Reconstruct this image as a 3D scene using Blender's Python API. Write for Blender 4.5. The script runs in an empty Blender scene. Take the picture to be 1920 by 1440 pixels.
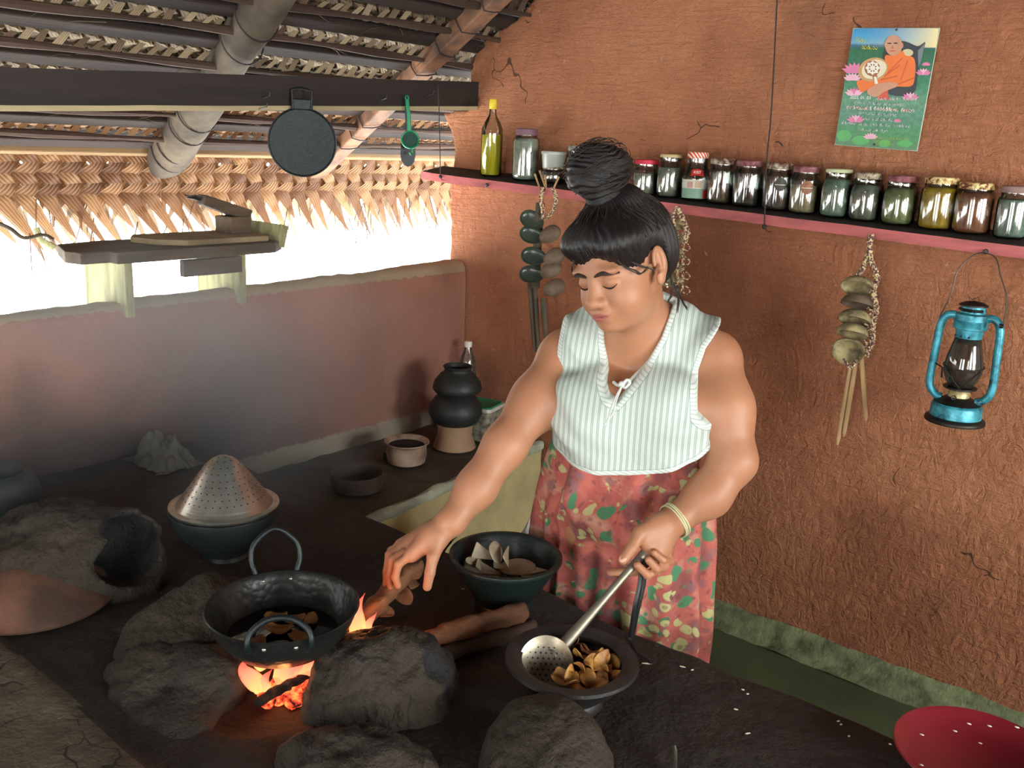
import bpy, bmesh, math, random
import numpy as np
from mathutils import Vector, Matrix, noise
random.seed(7); RNG = np.random.default_rng(7)
V = Vector
SC = bpy.context.scene
COL = SC.collection

# ---------------------------------------------------------------- camera
FPX = 1750.0; CAM_H = 1.65
_roll = math.atan(.045); _pitch = math.atan((720-262)*math.cos(_roll)/FPX); _yaw = math.radians(129.3)
FW = np.array([math.cos(_yaw)*math.cos(_pitch), math.sin(_yaw)*math.cos(_pitch), -math.sin(_pitch)])
_r0 = np.array([math.sin(_yaw), -math.cos(_yaw), 0.]); _u0 = np.cross(_r0, FW)
RT = _r0*math.cos(_roll)+_u0*math.sin(_roll); UP = -_r0*math.sin(_roll)+_u0*math.cos(_roll)
CP = np.array([0, 0, CAM_H])
def ray(x, y): return FW+RT*(x-960)/FPX-UP*(y-720)/FPX
def onz(x, y, z): d = ray(x, y); return CP+d*(z-CAM_H)/d[2]
def ony(x, y, Y): d = ray(x, y); return CP+d*Y/d[1]
def onx(x, y, X): d = ray(x, y); return CP+d*X/d[0]
def at(x, y, D): return CP+ray(x, y)*D

cd = bpy.data.cameras.new('camera'); cam = bpy.data.objects.new('camera', cd); COL.objects.link(cam)
cd.sensor_width = 36; cd.lens = 36*FPX/1920; cd.clip_start = .02; cd.clip_end = 100
m = Matrix.Identity(4)
for i in range(3):
    m[i][0] = RT[i]; m[i][1] = UP[i]; m[i][2] = -FW[i]; m[i][3] = CP[i]
cam.matrix_world = m
SC.camera = cam

# ---------------------------------------------------------------- materials
def lin(c):
    return tuple((v/255/12.92 if v/255 <= .04045 else ((v/255+.055)/1.055)**2.4) for v in c)
class NT:
    def __init__(s, name):
        s.m = bpy.data.materials.new(name); s.m.use_nodes = True; s.t = s.m.node_tree; s.t.nodes.clear()
        s.out = s.n('ShaderNodeOutputMaterial')
    def n(s, typ, **kw):
        o = s.t.nodes.new(typ)
        for k, v in kw.items():
            if k in o.inputs.keys() if hasattr(o.inputs, 'keys') else False: pass
            setattr(o, k, v)
        return o
    def l(s, a, b): s.t.links.new(a, b)
    def co(s, kind='Object', scale=(1, 1, 1)):
        tc = s.n('ShaderNodeTexCoord'); mp = s.n('ShaderNodeMapping'); s.l(tc.outputs[kind], mp.inputs[0])
        mp.inputs['Scale'].default_value = scale; return mp.outputs[0]
    def noise(s, co, scale, detail=4, rough=.55, dist=0):
        o = s.n('ShaderNodeTexNoise'); o.inputs['Scale'].default_value = scale; o.inputs['Detail'].default_value = detail
        o.inputs['Roughness'].default_value = rough; o.inputs['Distortion'].default_value = dist
        if co is not None: s.l(co, o.inputs['Vector'])
        return o.outputs['Fac']
    def ramp(s, fac, stops):
        o = s.n('ShaderNodeValToRGB'); e = o.color_ramp.elements
        while len(e) < len(stops): e.new(.5)
        for i, (p, c) in enumerate(stops):
            e[i].position = p; e[i].color = (*c, 1) if len(c) == 3 else c
        s.l(fac, o.inputs[0]); return o.outputs[0]
    def mix(s, fac, a, b, mode='MIX'):
        o = s.n('ShaderNodeMix', data_type='RGBA', blend_type=mode)
        for v, i in ((fac, 0), (a, 6), (b, 7)):
            if hasattr(v, 'default_value') or hasattr(v, 'is_linked'): s.l(v, o.inputs[i])
            elif isinstance(v, (tuple, list)): o.inputs[i].default_value = (*v[:3], 1)
            else: o.inputs[i].default_value = v
        return o.outputs[2]
    def math(s, op, a, b=0.):
        o = s.n('ShaderNodeMath', operation=op)
        for v, i in ((a, 0), (b, 1)):
            if hasattr(v, 'is_linked'): s.l(v, o.inputs[i])
            else: o.inputs[i].default_value = v
        return o.outputs[0]
    def bump(s, h, strength=.3, dist=.01, prev=None):
        o = s.n('ShaderNodeBump'); o.inputs['Strength'].default_value = strength; o.inputs['Distance'].default_value = dist
        s.l(h, o.inputs['Height'])
        if prev is not None: s.l(prev, o.inputs['Normal'])
        return o.outputs[0]
    def bsdf(s, color, rough=.7, metal=0, normal=None, **kw):
        p = s.n('ShaderNodeBsdfPrincipled')
        for k, v in {'Base Color': color, 'Roughness': rough, 'Metallic': metal, **kw}.items():
            if hasattr(v, 'is_linked'): s.l(v, p.inputs[k])
            elif isinstance(v, (tuple, list)): p.inputs[k].default_value = (*v[:3], 1)
            else: p.inputs[k].default_value = v
        if normal is not None: s.l(normal, p.inputs['Normal'])
        s.l(p.outputs[0], s.out.inputs[0]); return p
    def attr(s, name):
        o = s.n('ShaderNodeAttribute'); o.attribute_name = name; return o

def simple(name, rgb, rough=.6, metal=0, var=.25, vs=8, bump=.0, bs=60, rgb2=None, stretch=(1, 1, 1), **kw):
    t = NT(name); co = t.co('Object', stretch); c = lin(rgb)
    c2 = lin(rgb2) if rgb2 else tuple(v*(1-var) for v in c)
    f = t.noise(co, vs, 5)
    col = t.ramp(f, [(.35, c2), (.62, c)])
    nr = t.bump(t.noise(co, bs, 5, .6), bump, .01) if bump else None
    t.bsdf(col, rough, metal, nr, **kw); return t.m

def clay_wall(name, rgb, rgb_dark, rgb_light):
    t = NT(name); co = t.co('Object')
    big = t.noise(co, 1.3, 4); med = t.noise(co, 7, 5, .6); fine = t.noise(co, 60, 4, .6)
    str_ = t.noise(t.co('Object', (4, 4, 26)), 3, 5, .65, .6)
    col = t.ramp(big, [(.3, lin(rgb_dark)), (.5, lin(rgb)), (.72, lin(rgb_light))])
    col = t.mix(t.math('MULTIPLY', t.math('SUBTRACT', med, .4), .6), col, lin(rgb_dark))
    # soot / damp stains
    st = t.ramp(t.noise(co, 2.1, 6, .6, .4), [(.57, (0, 0, 0)), (.72, (1, 1, 1))])
    col = t.mix(t.math('MULTIPLY', st, .35), col, lin((92, 62, 44)))
    # chips and hairline cracks
    sp = t.ramp(t.noise(co, 38, 2, .5), [(.74, (0, 0, 0)), (.78, (1, 1, 1))])
    col = t.mix(t.math('MULTIPLY', sp, .5), col, lin((205, 170, 140)))
    vo = t.n('ShaderNodeTexVoronoi', feature='DISTANCE_TO_EDGE'); vo.inputs['Scale'].default_value = 2.6
    wob = t.n('ShaderNodeVectorMath', operation='ADD'); nz = t.n('ShaderNodeTexNoise'); nz.inputs['Scale'].default_value = 6
    t.l(co, nz.inputs['Vector']); sc_ = t.n('ShaderNodeVectorMath', operation='SCALE'); sc_.inputs['Scale'].default_value = .35
    t.l(nz.outputs['Color'], sc_.inputs[0]); t.l(co, wob.inputs[0]); t.l(sc_.outputs[0], wob.inputs[1]); t.l(wob.outputs[0], vo.inputs['Vector'])
    crk = t.math('LESS_THAN', vo.outputs['Distance'], .006)
    crk = t.math('MULTIPLY', crk, t.math('GREATER_THAN', t.noise(co, 2.7, 2), .64))
    col = t.mix(t.math('MULTIPLY', crk, .8), col, lin((52, 30, 20)))
    h = t.math('ADD', t.math('MULTIPLY', str_, .7), t.math('ADD', t.math('MULTIPLY', med, .9), t.math('MULTIPLY', fine, .25)))
    h = t.math('SUBTRACT', h, t.math('MULTIPLY', crk, .5))
    h = t.math('ADD', h, t.math('MULTIPLY', t.noise(t.co('Object', (1, 1, .6)), 26, 5, .65, 1.2), 1.1))
    t.bsdf(col, .88, 0, t.bump(h, .9, .022)); return t.m

def thin_glass(name, tint=(1, 1, 1), gloss=.3, rough=.03, opac=0.0, body=(200, 215, 205)):
    t = NT(name)
    tr = t.n('ShaderNodeBsdfTransparent'); tr.inputs[0].default_value = (*tint, 1)
    gl = t.n('ShaderNodeBsdfGlossy'); gl.inputs['Roughness'].default_value = rough
    lw = t.n('ShaderNodeLayerWeight'); lw.inputs['Blend'].default_value = .35
    f = t.math('MINIMUM', t.math('ADD', t.math('MULTIPLY', lw.outputs['Fresnel'], .9), gloss), 1.)
    mx = t.n('ShaderNodeMixShader'); t.l(f, mx.inputs[0]); t.l(tr.outputs[0], mx.inputs[1]); t.l(gl.outputs[0], mx.inputs[2])
    o = mx.outputs[0]
    if opac:
        df = t.n('ShaderNodeBsdfDiffuse'); df.inputs[0].default_value = (*lin(body), 1)
        m2 = t.n('ShaderNodeMixShader'); m2.inputs[0].default_value = opac; t.l(o, m2.inputs[1]); t.l(df.outputs[0], m2.inputs[2]); o = m2.outputs[0]
    t.l(o, t.out.inputs[0]); return t.m

# ---------------------------------------------------------------- objects
def prop(o, label=None, cat=None, group=None, kind=None):
    if label: o['label'] = label
    if cat: o['category'] = cat
    if group: o['group'] = group
    if kind: o['kind'] = kind
    return o
def thing(name, label, cat, loc=(0, 0, 0), rz=0, group=None):
    o = bpy.data.objects.new(name, None); COL.objects.link(o); o.empty_display_size = .03
    o.location = loc; o.rotation_euler = (0, 0, rz); return prop(o, label, cat, group)
class MB:
    """collects geometry of one mesh"""
    def __init__(s): s.v = []; s.f = []; s.mi = []
    def add(s, vs, fs, mi=0):
        b = len(s.v); s.v += [tuple(map(float, p)) for p in vs]; s.f += [tuple(b+i for i in f) for f in fs]; s.mi += [mi]*len(fs); return s
    def box(s, c, size, rot=None, mi=0, taper=1.0):
        hx, hy, hz = [q/2 for q in size]; R = rot if rot is not None else Matrix.Identity(3); vs = []
        for z in (-1, 1):
            k = taper if z > 0 else 1
            for x, y in ((-1, -1), (1, -1), (1, 1), (-1, 1)): vs.append(V(c)+R@V((x*hx*k, y*hy*k, z*hz)))
        return s.add(vs, [(3, 2, 1, 0), (4, 5, 6, 7), (0, 1, 5, 4), (1, 2, 6, 5), (2, 3, 7, 6), (3, 0, 4, 7)], mi)
    def tube(s, pts, r, n=8, mi=0, closed=False, flat=1.0, cap=True):
        pts = [V(p) for p in pts]; N = len(pts); rs = r if isinstance(r, (list, tuple)) else [r]*N; vs = []; ref = None
        for i, p in enumerate(pts):
            a = pts[(i-1) % N] if (i > 0 or closed) else pts[i]; b = pts[(i+1) % N] if (i < N-1 or closed) else pts[i]
            t = (b-a).normalized()
            if ref is None: ref = t.orthogonal().normalized()
            ref = (ref-t*ref.dot(t)); ref = ref.normalized() if ref.length > 1e-6 else t.orthogonal().normalized()
            q = t.cross(ref)
            for k in range(n):
                an = 2*math.pi*k/n; vs.append(p+(ref*math.cos(an)+q*math.sin(an)*flat)*rs[i])
        fs = []
        for i in range(N if closed else N-1):
            j = (i+1) % N
            for k in range(n): fs.append((i*n+k, i*n+(k+1) % n, j*n+(k+1) % n, j*n+k))
        if cap and not closed: fs += [tuple(range(n))[::-1], tuple((N-1)*n+k for k in range(n))]
        return s.add(vs, fs, mi)
    def lathe(s, prof, n=32, c=(0, 0, 0), mi=0, rot=None, wob=None, close=False):
        """prof: list of (r, z)"""
        R = rot if rot is not None else Matrix.Identity(3); vs = []; c = V(c)
        for i, (r, z) in enumerate(prof):
            for k in range(n):
                a = 2*math.pi*k/n; w = wob(a, z) if wob else 1
                vs.append(c+R@V((math.cos(a)*r*w, math.sin(a)*r*w, z)))
        fs = []; N = len(prof)
        for i in range(N-1 if not close else N):
            j = (i+1) % N
            for k in range(n): fs.append((i*n+k, i*n+(k+1) % n, j*n+(k+1) % n, j*n+k))
        if not close:
            if prof[0][0] > 1e-5: fs.append(tuple(range(n))[::-1])
            if prof[-1][0] > 1e-5: fs.append(tuple((N-1)*n+k for k in range(n)))
        return s.add(vs, fs, mi)
    def ball(s, c, r, n=12, mi=0, sc=(1, 1, 1), rot=None):
        prof = [(max(1e-6, math.sin(math.pi*i/n))*r, -math.cos(math.pi*i/n)*r) for i in range(n+1)]
        R = rot if rot is not None else Matrix.Identity(3)
        return s.lathe(prof, n+4, c, mi, R@Matrix.Diagonal(sc))
    def strip(s, pts, wid, nrm, mi=0, thick=0):
        """flat strip along pts; wid list of half widths; nrm approx normal"""
        pts = [V(p) for p in pts]; vs = []; nrm = V(nrm)
        for i, p in enumerate(pts):
            t = (pts[min(i+1, len(pts)-1)]-pts[max(i-1, 0)]).normalized(); sd = t.cross(nrm).normalized()*wid[i]
            vs += [p-sd, p+sd]
        return s.add(vs, [(2*i, 2*i+1, 2*i+3, 2*i+2) for i in range(len(pts)-1)], mi)
    def build(s, name, mats, parent=None, smooth=True, mods=(), attrs=None, angle=40):
        me = bpy.data.meshes.new(name); me.from_pydata(s.v, [], s.f); 
        for mt in (mats if isinstance(mats, (list, tuple)) else [mats]): me.materials.append(mt)
        me.polygons.foreach_set('material_index', s.mi)
        if smooth:
            me.polygons.foreach_set('use_smooth', [True]*len(s.f))
            if angle: me.set_sharp_from_angle(angle=math.radians(angle))
        if attrs:
            for k, v in attrs.items():
                a = me.attributes.new(k, 'FLOAT', 'POINT'); a.data.foreach_set('value', v)
        me.update(); o = bpy.data.objects.new(name, me); COL.objects.link(o)
        if parent is not None: o.parent = parent
        for kind, kw in mods:
            md = o.modifiers.new(kind.lower(), kind)
            for k, v in kw.items(): setattr(md, k, v)
        return o
BEV = lambda w=.003, n=2: ('BEVEL', dict(width=w, segments=n, limit_method='ANGLE'))
SUB = lambda n=1: ('SUBSURF', dict(levels=n, render_levels=n))
SOL = lambda t=.002: ('SOLIDIFY', dict(thickness=t, offset=0))
def tree_copy(o, parent=None):
    c = o.copy(); COL.objects.link(c); c.parent = parent
    for ch in o.children: tree_copy(ch, c)
    return c
def rotm(x=0, y=0, z=0): return Matrix.Rotation(z, 3, 'Z')@Matrix.Rotation(y, 3, 'Y')@Matrix.Rotation(x, 3, 'X')
def frame(fx, fy, fz): return Matrix((fx, fy, fz)).transposed()
def zto(d):
    d = V(d).normalized(); return d.to_track_quat('Z', 'Y').to_matrix()
def bez(pts, n=24):
    """catmull-rom through points"""
    P = [V(p) for p in pts]; P = [P[0]*2-P[1]]+P+[P[-1]*2-P[-2]]; out = []; seg = len(P)-3
    for i in range(n+1):
        t = i/n*seg; k = min(int(t), seg-1); t -= k; a, b, c, d = P[k:k+4]
        out.append(.5*((2*b)+(-a+c)*t+(2*a-5*b+4*c-d)*t*t+(-a+3*b-3*c+d)*t**3))
    return out

# ---------------------------------------------------------------- implicit surfaces (smooth blends of tapered limbs)
def _hash(i, j, k):
    n = (i*374761393+j*668265263+k*2147483647+1013904223) & 0xffffffff
    n = ((n ^ (n >> 13))*1274126177) & 0xffffffff
    return ((n ^ (n >> 16)) & 0xffff)/65535.
def vnoise(P, s=1.0, seed=0):
    P = np.asarray(P, float)*s+seed*17.3; I = np.floor(P).astype(np.int64); f = P-I; f = f*f*(3-2*f); o = 0
    for a in (0, 1):
        for b in (0, 1):
            for c in (0, 1):
                w = (f[..., 0] if a else 1-f[..., 0])*(f[..., 1] if b else 1-f[..., 1])*(f[..., 2] if c else 1-f[..., 2])
                o = o+w*_hash(I[..., 0]+a, I[..., 1]+b, I[..., 2]+c)
    return o*2-1
def fbm(P, s, octv=4, seed=0): return sum(vnoise(P, s*2**i, seed+i)*.5**i for i in range(octv))
def smin(a, b, k):
    if k <= 0: return np.minimum(a, b)
    h = np.maximum(k-np.abs(a-b), 0)/k; return np.minimum(a, b)-h*h*k*.25
def smax(a, b, k): return -smin(-a, -b, k)
class Cone:
    def __init__(s, a, b, ra, rb, k=.02, sub=False, flat=None):
        s.a, s.b, s.ra, s.rb, s.k, s.sub = np.array(a, float), np.array(b, float), ra, rb, k, sub
    def box(s):
        r = max(s.ra, s.rb); return np.minimum(s.a, s.b)-r, np.maximum(s.a, s.b)+r
    def __call__(s, P):
        ba = s.b-s.a; l2 = max(ba@ba, 1e-12); h = np.clip(((P-s.a)@ba)/l2, 0, 1)
        return np.linalg.norm(P-s.a-h[..., None]*ba, axis=-1)-(s.ra+(s.rb-s.ra)*h)
class Ell:
    def __init__(s, c, r, R=None, k=.02, sub=False):
        s.c = np.array(c, float); s.r = np.array(r, float); s.R = np.eye(3) if R is None else np.array(R, float); s.k, s.sub = k, sub
    def box(s):
        m = s.r.max(); return s.c-m, s.c+m
    def __call__(s, P):
        q = (P-s.c)@s.R; k0 = np.linalg.norm(q/s.r, axis=-1); k1 = np.linalg.norm(q/(s.r**2), axis=-1)
        return np.where(k1 < 1e-9, -s.r.min(), k0*(k0-1)/np.maximum(k1, 1e-9))
def field(prims, lo, hi, h, post=None, far=.06):
    lo = np.array(lo, float); n = np.ceil((np.array(hi)-lo)/h).astype(int)+1
    F = np.full(n, far, np.float32); ax = [lo[i]+h*np.arange(n[i]) for i in range(3)]
    for p in prims:
        a, b = p.box(); m = far
        i0 = np.clip(np.floor((a-m-lo)/h).astype(int), 0, n); i1 = np.clip(np.ceil((b+m-lo)/h).astype(int)+1, 0, n)
        if (i1 <= i0).any(): continue
        sl = tuple(slice(i0[i], i1[i]) for i in range(3))
        G = np.stack(np.meshgrid(*[ax[i][sl[i]] for i in range(3)], indexing='ij'), -1)
        d = p(G).astype(np.float32)
        F[sl] = smax(F[sl], -d, p.k) if p.sub else smin(F[sl], d, p.k)
    if post is not None:
        G = np.stack(np.meshgrid(*ax, indexing='ij'), -1); F = post(F, G).astype(np.float32)
    return F, lo
def nets(F, lo, h):
    s = F < 0; n = np.array(F.shape)-1
    c = sum(s[a:n[0]+a, b:n[1]+b, d:n[2]+d].astype(np.int8) for a in (0, 1) for b in (0, 1) for d in (0, 1))
    act = (c > 0) & (c < 8); idx = -np.ones(n, np.int64); I = np.argwhere(act); idx[act] = np.arange(len(I))
    if not len(I): return np.zeros((0, 3)), np.zeros((0, 4), int)
    acc = np.zeros((len(I), 3)); cnt = np.zeros(len(I))
    for ax in range(3):
        o1, o2 = [i for i in range(3) if i != ax]
        for p in (0, 1):
            for q in (0, 1):
                A = I.copy(); A[:, o1] += p; A[:, o2] += q; B = A.copy(); B[:, ax] += 1
                fa = F[tuple(A.T)]; fb = F[tuple(B.T)]; ok = (fa < 0) != (fb < 0)
                t = np.where(ok, fa/np.where(ok, fa-fb, 1), 0); pos = A.astype(float); pos[:, ax] += t
                acc[ok] += pos[ok]; cnt[ok] += 1
    vs = lo+h*acc/cnt[:, None]; fs = []
    for ax in range(3):
        o1, o2 = (ax+1) % 3, (ax+2) % 3; sh = list(F.shape); sh[ax] -= 1
        a = s[tuple(slice(0, sh[i]) for i in range(3))]; sl = [slice(None)]*3; sl[ax] = slice(1, None); b = s[tuple(sl)]
        E = np.argwhere(a != b); E = E[(E[:, o1] > 0) & (E[:, o2] > 0) & (E[:, o1] < n[o1]) & (E[:, o2] < n[o2])]
        inside = s[tuple(E.T)]
        def at_(d1, d2):
            q = E.copy(); q[:, o1] += d1; q[:, o2] += d2; return idx[tuple(q.T)]
        Q = np.stack([at_(-1, -1), at_(0, -1), at_(0, 0), at_(-1, 0)], 1)
        Q[~inside] = Q[~inside][:, ::-1]; fs.append(Q)
    return vs, np.concatenate(fs)
def sdf_mesh(name, prims, h, mats, parent=None, pad=.02, post=None, lo=None, hi=None, disp=None, attrs=None, mi=None):
    if lo is None:
        bs = [p.box() for p in prims if not p.sub]; lo = np.min([b[0] for b in bs], 0)-pad; hi = np.max([b[1] for b in bs], 0)+pad
    F, o = field(prims, lo, hi, h, post); v, f = nets(F, o, h)
    if disp is not None: v = disp(v)
    return np_mesh(name, v, f, mats, parent, attrs, mi)
def np_mesh(name, v, f, mats, parent=None, attrs=None, mi=None):
    me = bpy.data.meshes.new(name); me.from_pydata(v.tolist(), [], f.tolist())
    for mt in (mats if isinstance(mats, (list, tuple)) else [mats]): me.materials.append(mt)
    me.polygons.foreach_set('use_smooth', [True]*len(me.polygons))
    if attrs:
        for k, fn in attrs.items():
            a = me.attributes.new(k, 'FLOAT', 'POINT'); a.data.foreach_set('value', fn(v).astype(np.float32))
    if mi is not None: me.polygons.foreach_set('material_index', mi(v[f].mean(1)).astype(np.int32))
    me.update(); ob = bpy.data.objects.new(name, me); COL.objects.link(ob)
    if parent is not None: ob.parent = parent; 
    return ob
def local(o, parent):
    """keep a mesh built in world coordinates in place under its thing"""
    o.parent = parent; o.matrix_parent_inverse = (Matrix.Translation(parent.location)@parent.rotation_euler.to_matrix().to_4x4()).inverted(); return o
# ================================================================= THE ROOM
XL, YW = -2.624, 2.884
M_wallR = clay_wall('clay_orange', (176, 112, 78), (138, 82, 54), (198, 134, 96))
def leftwall():
    t = NT('clay_red_sooty'); co = t.co('Object')
    f = t.noise(co, 1.6, 5, .6); fine = t.noise(co, 45, 5, .6)
    col = t.ramp(f, [(.3, lin((140, 98, 84))), (.7, lin((166, 118, 100)))])
    sx = t.n('ShaderNodeSeparateXYZ'); t.l(co, sx.inputs[0])
    # soot deposited low on the wall beside the hearth
    g = t.math('ADD', t.math('MULTIPLY', t.math('SUBTRACT', 1.02, sx.outputs[2]), 2.6), t.math('MULTIPLY', t.math('SUBTRACT', t.noise(co, 2.2, 5, .6), .5), 1.4))
    g = t.math('MULTIPLY', g, t.math('MULTIPLY', t.math('SUBTRACT', 2.55, sx.outputs[1]), 1.0))
    so = t.ramp(g, [(.1, (0, 0, 0)), (.95, (1, 1, 1))])
    col = t.mix(t.math('MULTIPLY', so, .85), col, lin((46, 40, 38)))
    # paler bare cement strip along the foot of the wall; window light painted on the sill top
    w = t.math('MULTIPLY', t.math('GREATER_THAN', sx.outputs[1], 1.56), t.math('LESS_THAN', t.math('ADD', sx.outputs[2], t.math('MULTIPLY', fine, .05)), .575))
    col = t.mix(t.math('MULTIPLY', w, .7), col, lin((150, 148, 130)))
    tp = t.math('GREATER_THAN', t.math('ADD', sx.outputs[2], t.math('MULTIPLY', fine, .03)), 1.125)
    col = t.mix(t.math('MULTIPLY', tp, .8), col, lin((158, 148, 120)))
    h = t.math('ADD', t.noise(co, 9, 5, .6), t.math('MULTIPLY', fine, .3))
    t.bsdf(col, .9, 0, t.bump(h, .4, .02)); return t.m
M_wallL = leftwall()
def floormat():
    t = NT('floor_green_cement'); co = t.co()
    col = t.ramp(t.noise(co, 3, 5), [(.3, lin((58, 72, 48))), (.7, lin((82, 96, 68)))])
    t.bsdf(col, .55, 0, t.bump(t.noise(co, 30, 4), .15, .01)); return t.m
M_floor = floormat()
M_kerb = simple('kerb_plaster', (132, 142, 104), .9, var=.6, vs=14, bump=.8, bs=40)

mb = MB().box((0, .2, -.05), (5.6, 6.6, .1)); prop(mb.build('floor', M_floor, smooth=False), kind='structure')
# right (gable) wall with a ragged free end beside the window opening
pts = [(ony(x, y, YW)[0], ony(x, y, YW)[2]) for x, y in ((842, 489), (845, 420), (843, 345), (850, 300), (848, 258), (838, 232), (829, 211), (878, 207), (880, 165), (884, 120), (893, 92), (915, 70), (942, 52), (967, 38), (985, 16), (1000, -2))]
out = [(-2.745, 0), (-2.745, 1.1)]+pts+[(-1.2, 2.82), (.1, 3.55), (2.6, 2.2), (2.6, 0)]
# jitter between points
o2 = []
for (a, b), (c, d) in zip(out, out[1:]):
    n = max(1, int(math.hypot(c-a, d-b)/.03)) if d > 1.1 and a < -2 and c < -2 else 1
    for k in range(n): o2.append((a+(c-a)*k/n+(random.uniform(-.006, .006) if k else 0), b+(d-b)*k/n+(random.uniform(-.006, .006) if k else 0)))
o2.append(out[-1]); out = o2
n = len(out); mb = MB(); mb.add([(x, YW, z) for x, z in out]+[(x, YW+.16, z) for x, z in out], [tuple(range(n)), tuple(range(2*n-1, n-1, -1))]+[(i, n+i, n+(i+1) % n, (i+1) % n) for i in range(n)])
prop(mb.build('wall_right', M_wallR, smooth=False, mods=[('BEVEL', dict(width=.012, segments=3, limit_method='ANGLE'))]), kind='structure')
# left half wall under the open window: rounded, uneven top
mb = MB(); ys = np.arange(-2.5, YW+.001, .03); prof = [(0, 0), (0, .3), (0, .6), (0, .9), (0, 1.06), (-.006, 1.10), (-.02, 1.118), (-.06, 1.124), (-.10, 1.116), (-.118, 1.09), (-.122, .9), (-.122, 0)]
vs = []
for y in ys:
    zz = 1.0+(y-1.0)*.016/1.12
    for dx, z in prof:
        nz = noise.noise(V((dx*8, y*5, z*4)))*.012+noise.noise(V((dx*30, y*22, z*20)))*.005
        vs.append((XL+dx+(nz*.6 if z < 1.1 else 0), y, z*zz+(nz if z > 1.05 else 0)))
k = len(prof); fs = [(i*k+j, i*k+j+1, (i+1)*k+j+1, (i+1)*k+j) for i in range(len(ys)-1) for j in range(k-1)]
prop(mb.add(vs, fs).build('wall_left', M_wallL, angle=60), kind='structure')
# outer end of left wall beyond view, closing walls behind and beside the camera with two door openings
mb = MB(); yb = -2.5
for x0, x1 in ((-2.75, -1.5), (-.75, -.15), (.75, 2.6)): mb.box(((x0+x1)/2, yb-.08, 1.1), (x1-x0, .16, 2.2))
mb.box((0, yb-.08, 2.7), (5.2, .16, 1.1)); prop(mb.build('wall_back', M_wallR, smooth=False), kind='structure')
mb = MB(); mb.box((2.65, .2, .4), (.14, 5.6, .8)); mb.box((2.65, .2, 2.35), (.14, 5.6, .5))
for y in (-2.2, -.55, .95, 2.62): mb.box((2.65, y, 1.4), (.14, .35 if y < 2 else .5, 1.4))
prop(mb.build('wall_front', M_wallR, smooth=False), kind='structure')
# rough whitewashed kerb along the wall foot
mb = MB(); xs = np.arange(-2.1, 2.5, .03); vs = []
kp = [(0, .075), (-.02, .062), (-.045, .035), (-.07, .012), (-.085, 0)]
for x in xs:
    for dy, z in kp:
        nn = noise.noise(V((x*9, dy*40, z*30)))*.014+noise.noise(V((x*40, dy*60, 1)))*.006
        vs.append((x, YW+dy*(1+nn*8)+.003, max(-.002, z+nn)))
k = len(kp); fs = [(i*k+j, i*k+j+1, (i+1)*k+j+1, (i+1)*k+j) for i in range(len(xs)-1) for j in range(k-1)]
prop(mb.add(vs, fs).build('trim_1', M_kerb, angle=80), kind='structure')

# ---- roof
M_dark = simple('roof_dark', (40, 30, 26), .95, bump=.4, bs=30)
def roofz(x): return 3.56+.6*x
mb = MB(); off = .10
a, b, c = (-3.55, roofz(-3.55)+off+.02), (.15, roofz(.15)+off), (2.95, roofz(.15)+off-1.7)
vs = []
for y in (-2.9, 4.4):
    for p in (a, b, c): vs.append((p[0], y, p[1]))
    for p in (a, b, c): vs.append((p[0], y, p[1]+.06))
fs = [(0, 1, 7, 6), (1, 2, 8, 7), (3, 9, 10, 4), (4, 10, 11, 5), (0, 3, 4, 1), (1, 4, 5, 2), (6, 7, 10, 9), (7, 8, 11, 10), (0, 6, 9, 3), (2, 5, 11, 8)]
prop(mb.add(vs, fs).build('ceiling', M_dark, smooth=False), kind='structure')

def leafmat(name, c1, c2, trans):
    t = NT(name); at_ = t.attr('rnd'); co = t.co('Object', (3, 3, 3))
    r = t.ramp(at_.outputs['Fac'], [(0, lin(c2)), (1, lin(c1))])
    st = t.attr('across'); w = t.n('ShaderNodeTexWave'); 
    ln = t.math('SINE', t.math('MULTIPLY', st.outputs['Fac'], 26.))
    r = t.mix(t.math('MULTIPLY', t.math('ADD', t.math('MULTIPLY', ln, .5), .5), .35), r, lin((84, 52, 32)))
    r = t.mix(t.math('MULTIPLY', t.noise(co, 9, 4), .35), r, lin((70, 48, 34)))
    b = t.n('ShaderNodeBsdfPrincipled'); t.l(r, b.inputs['Base Color']); b.inputs['Roughness'].default_value = .55
    t.l(t.bump(ln, .5, .003), b.inputs['Normal'])
    tl = t.n('ShaderNodeBsdfTranslucent'); t.l(r, tl.inputs[0]); mx = t.n('ShaderNodeMixShader'); mx.inputs[0].default_value = trans
    t.l(b.outputs[0], mx.inputs[1]); t.l(tl.outputs[0], mx.inputs[2]); t.l(mx.outputs[0], t.out.inputs[0]); return t.m
M_leaf = leafmat('palm_leaf_dry', (214, 168, 120), (132, 88, 56), .32)
M_leafg = leafmat('palm_leaf_grey', (208, 186, 152), (112, 90, 70), .3)
M_leafd = leafmat('palm_leaf_dark', (120, 92, 66), (60, 44, 34), .1)

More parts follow.
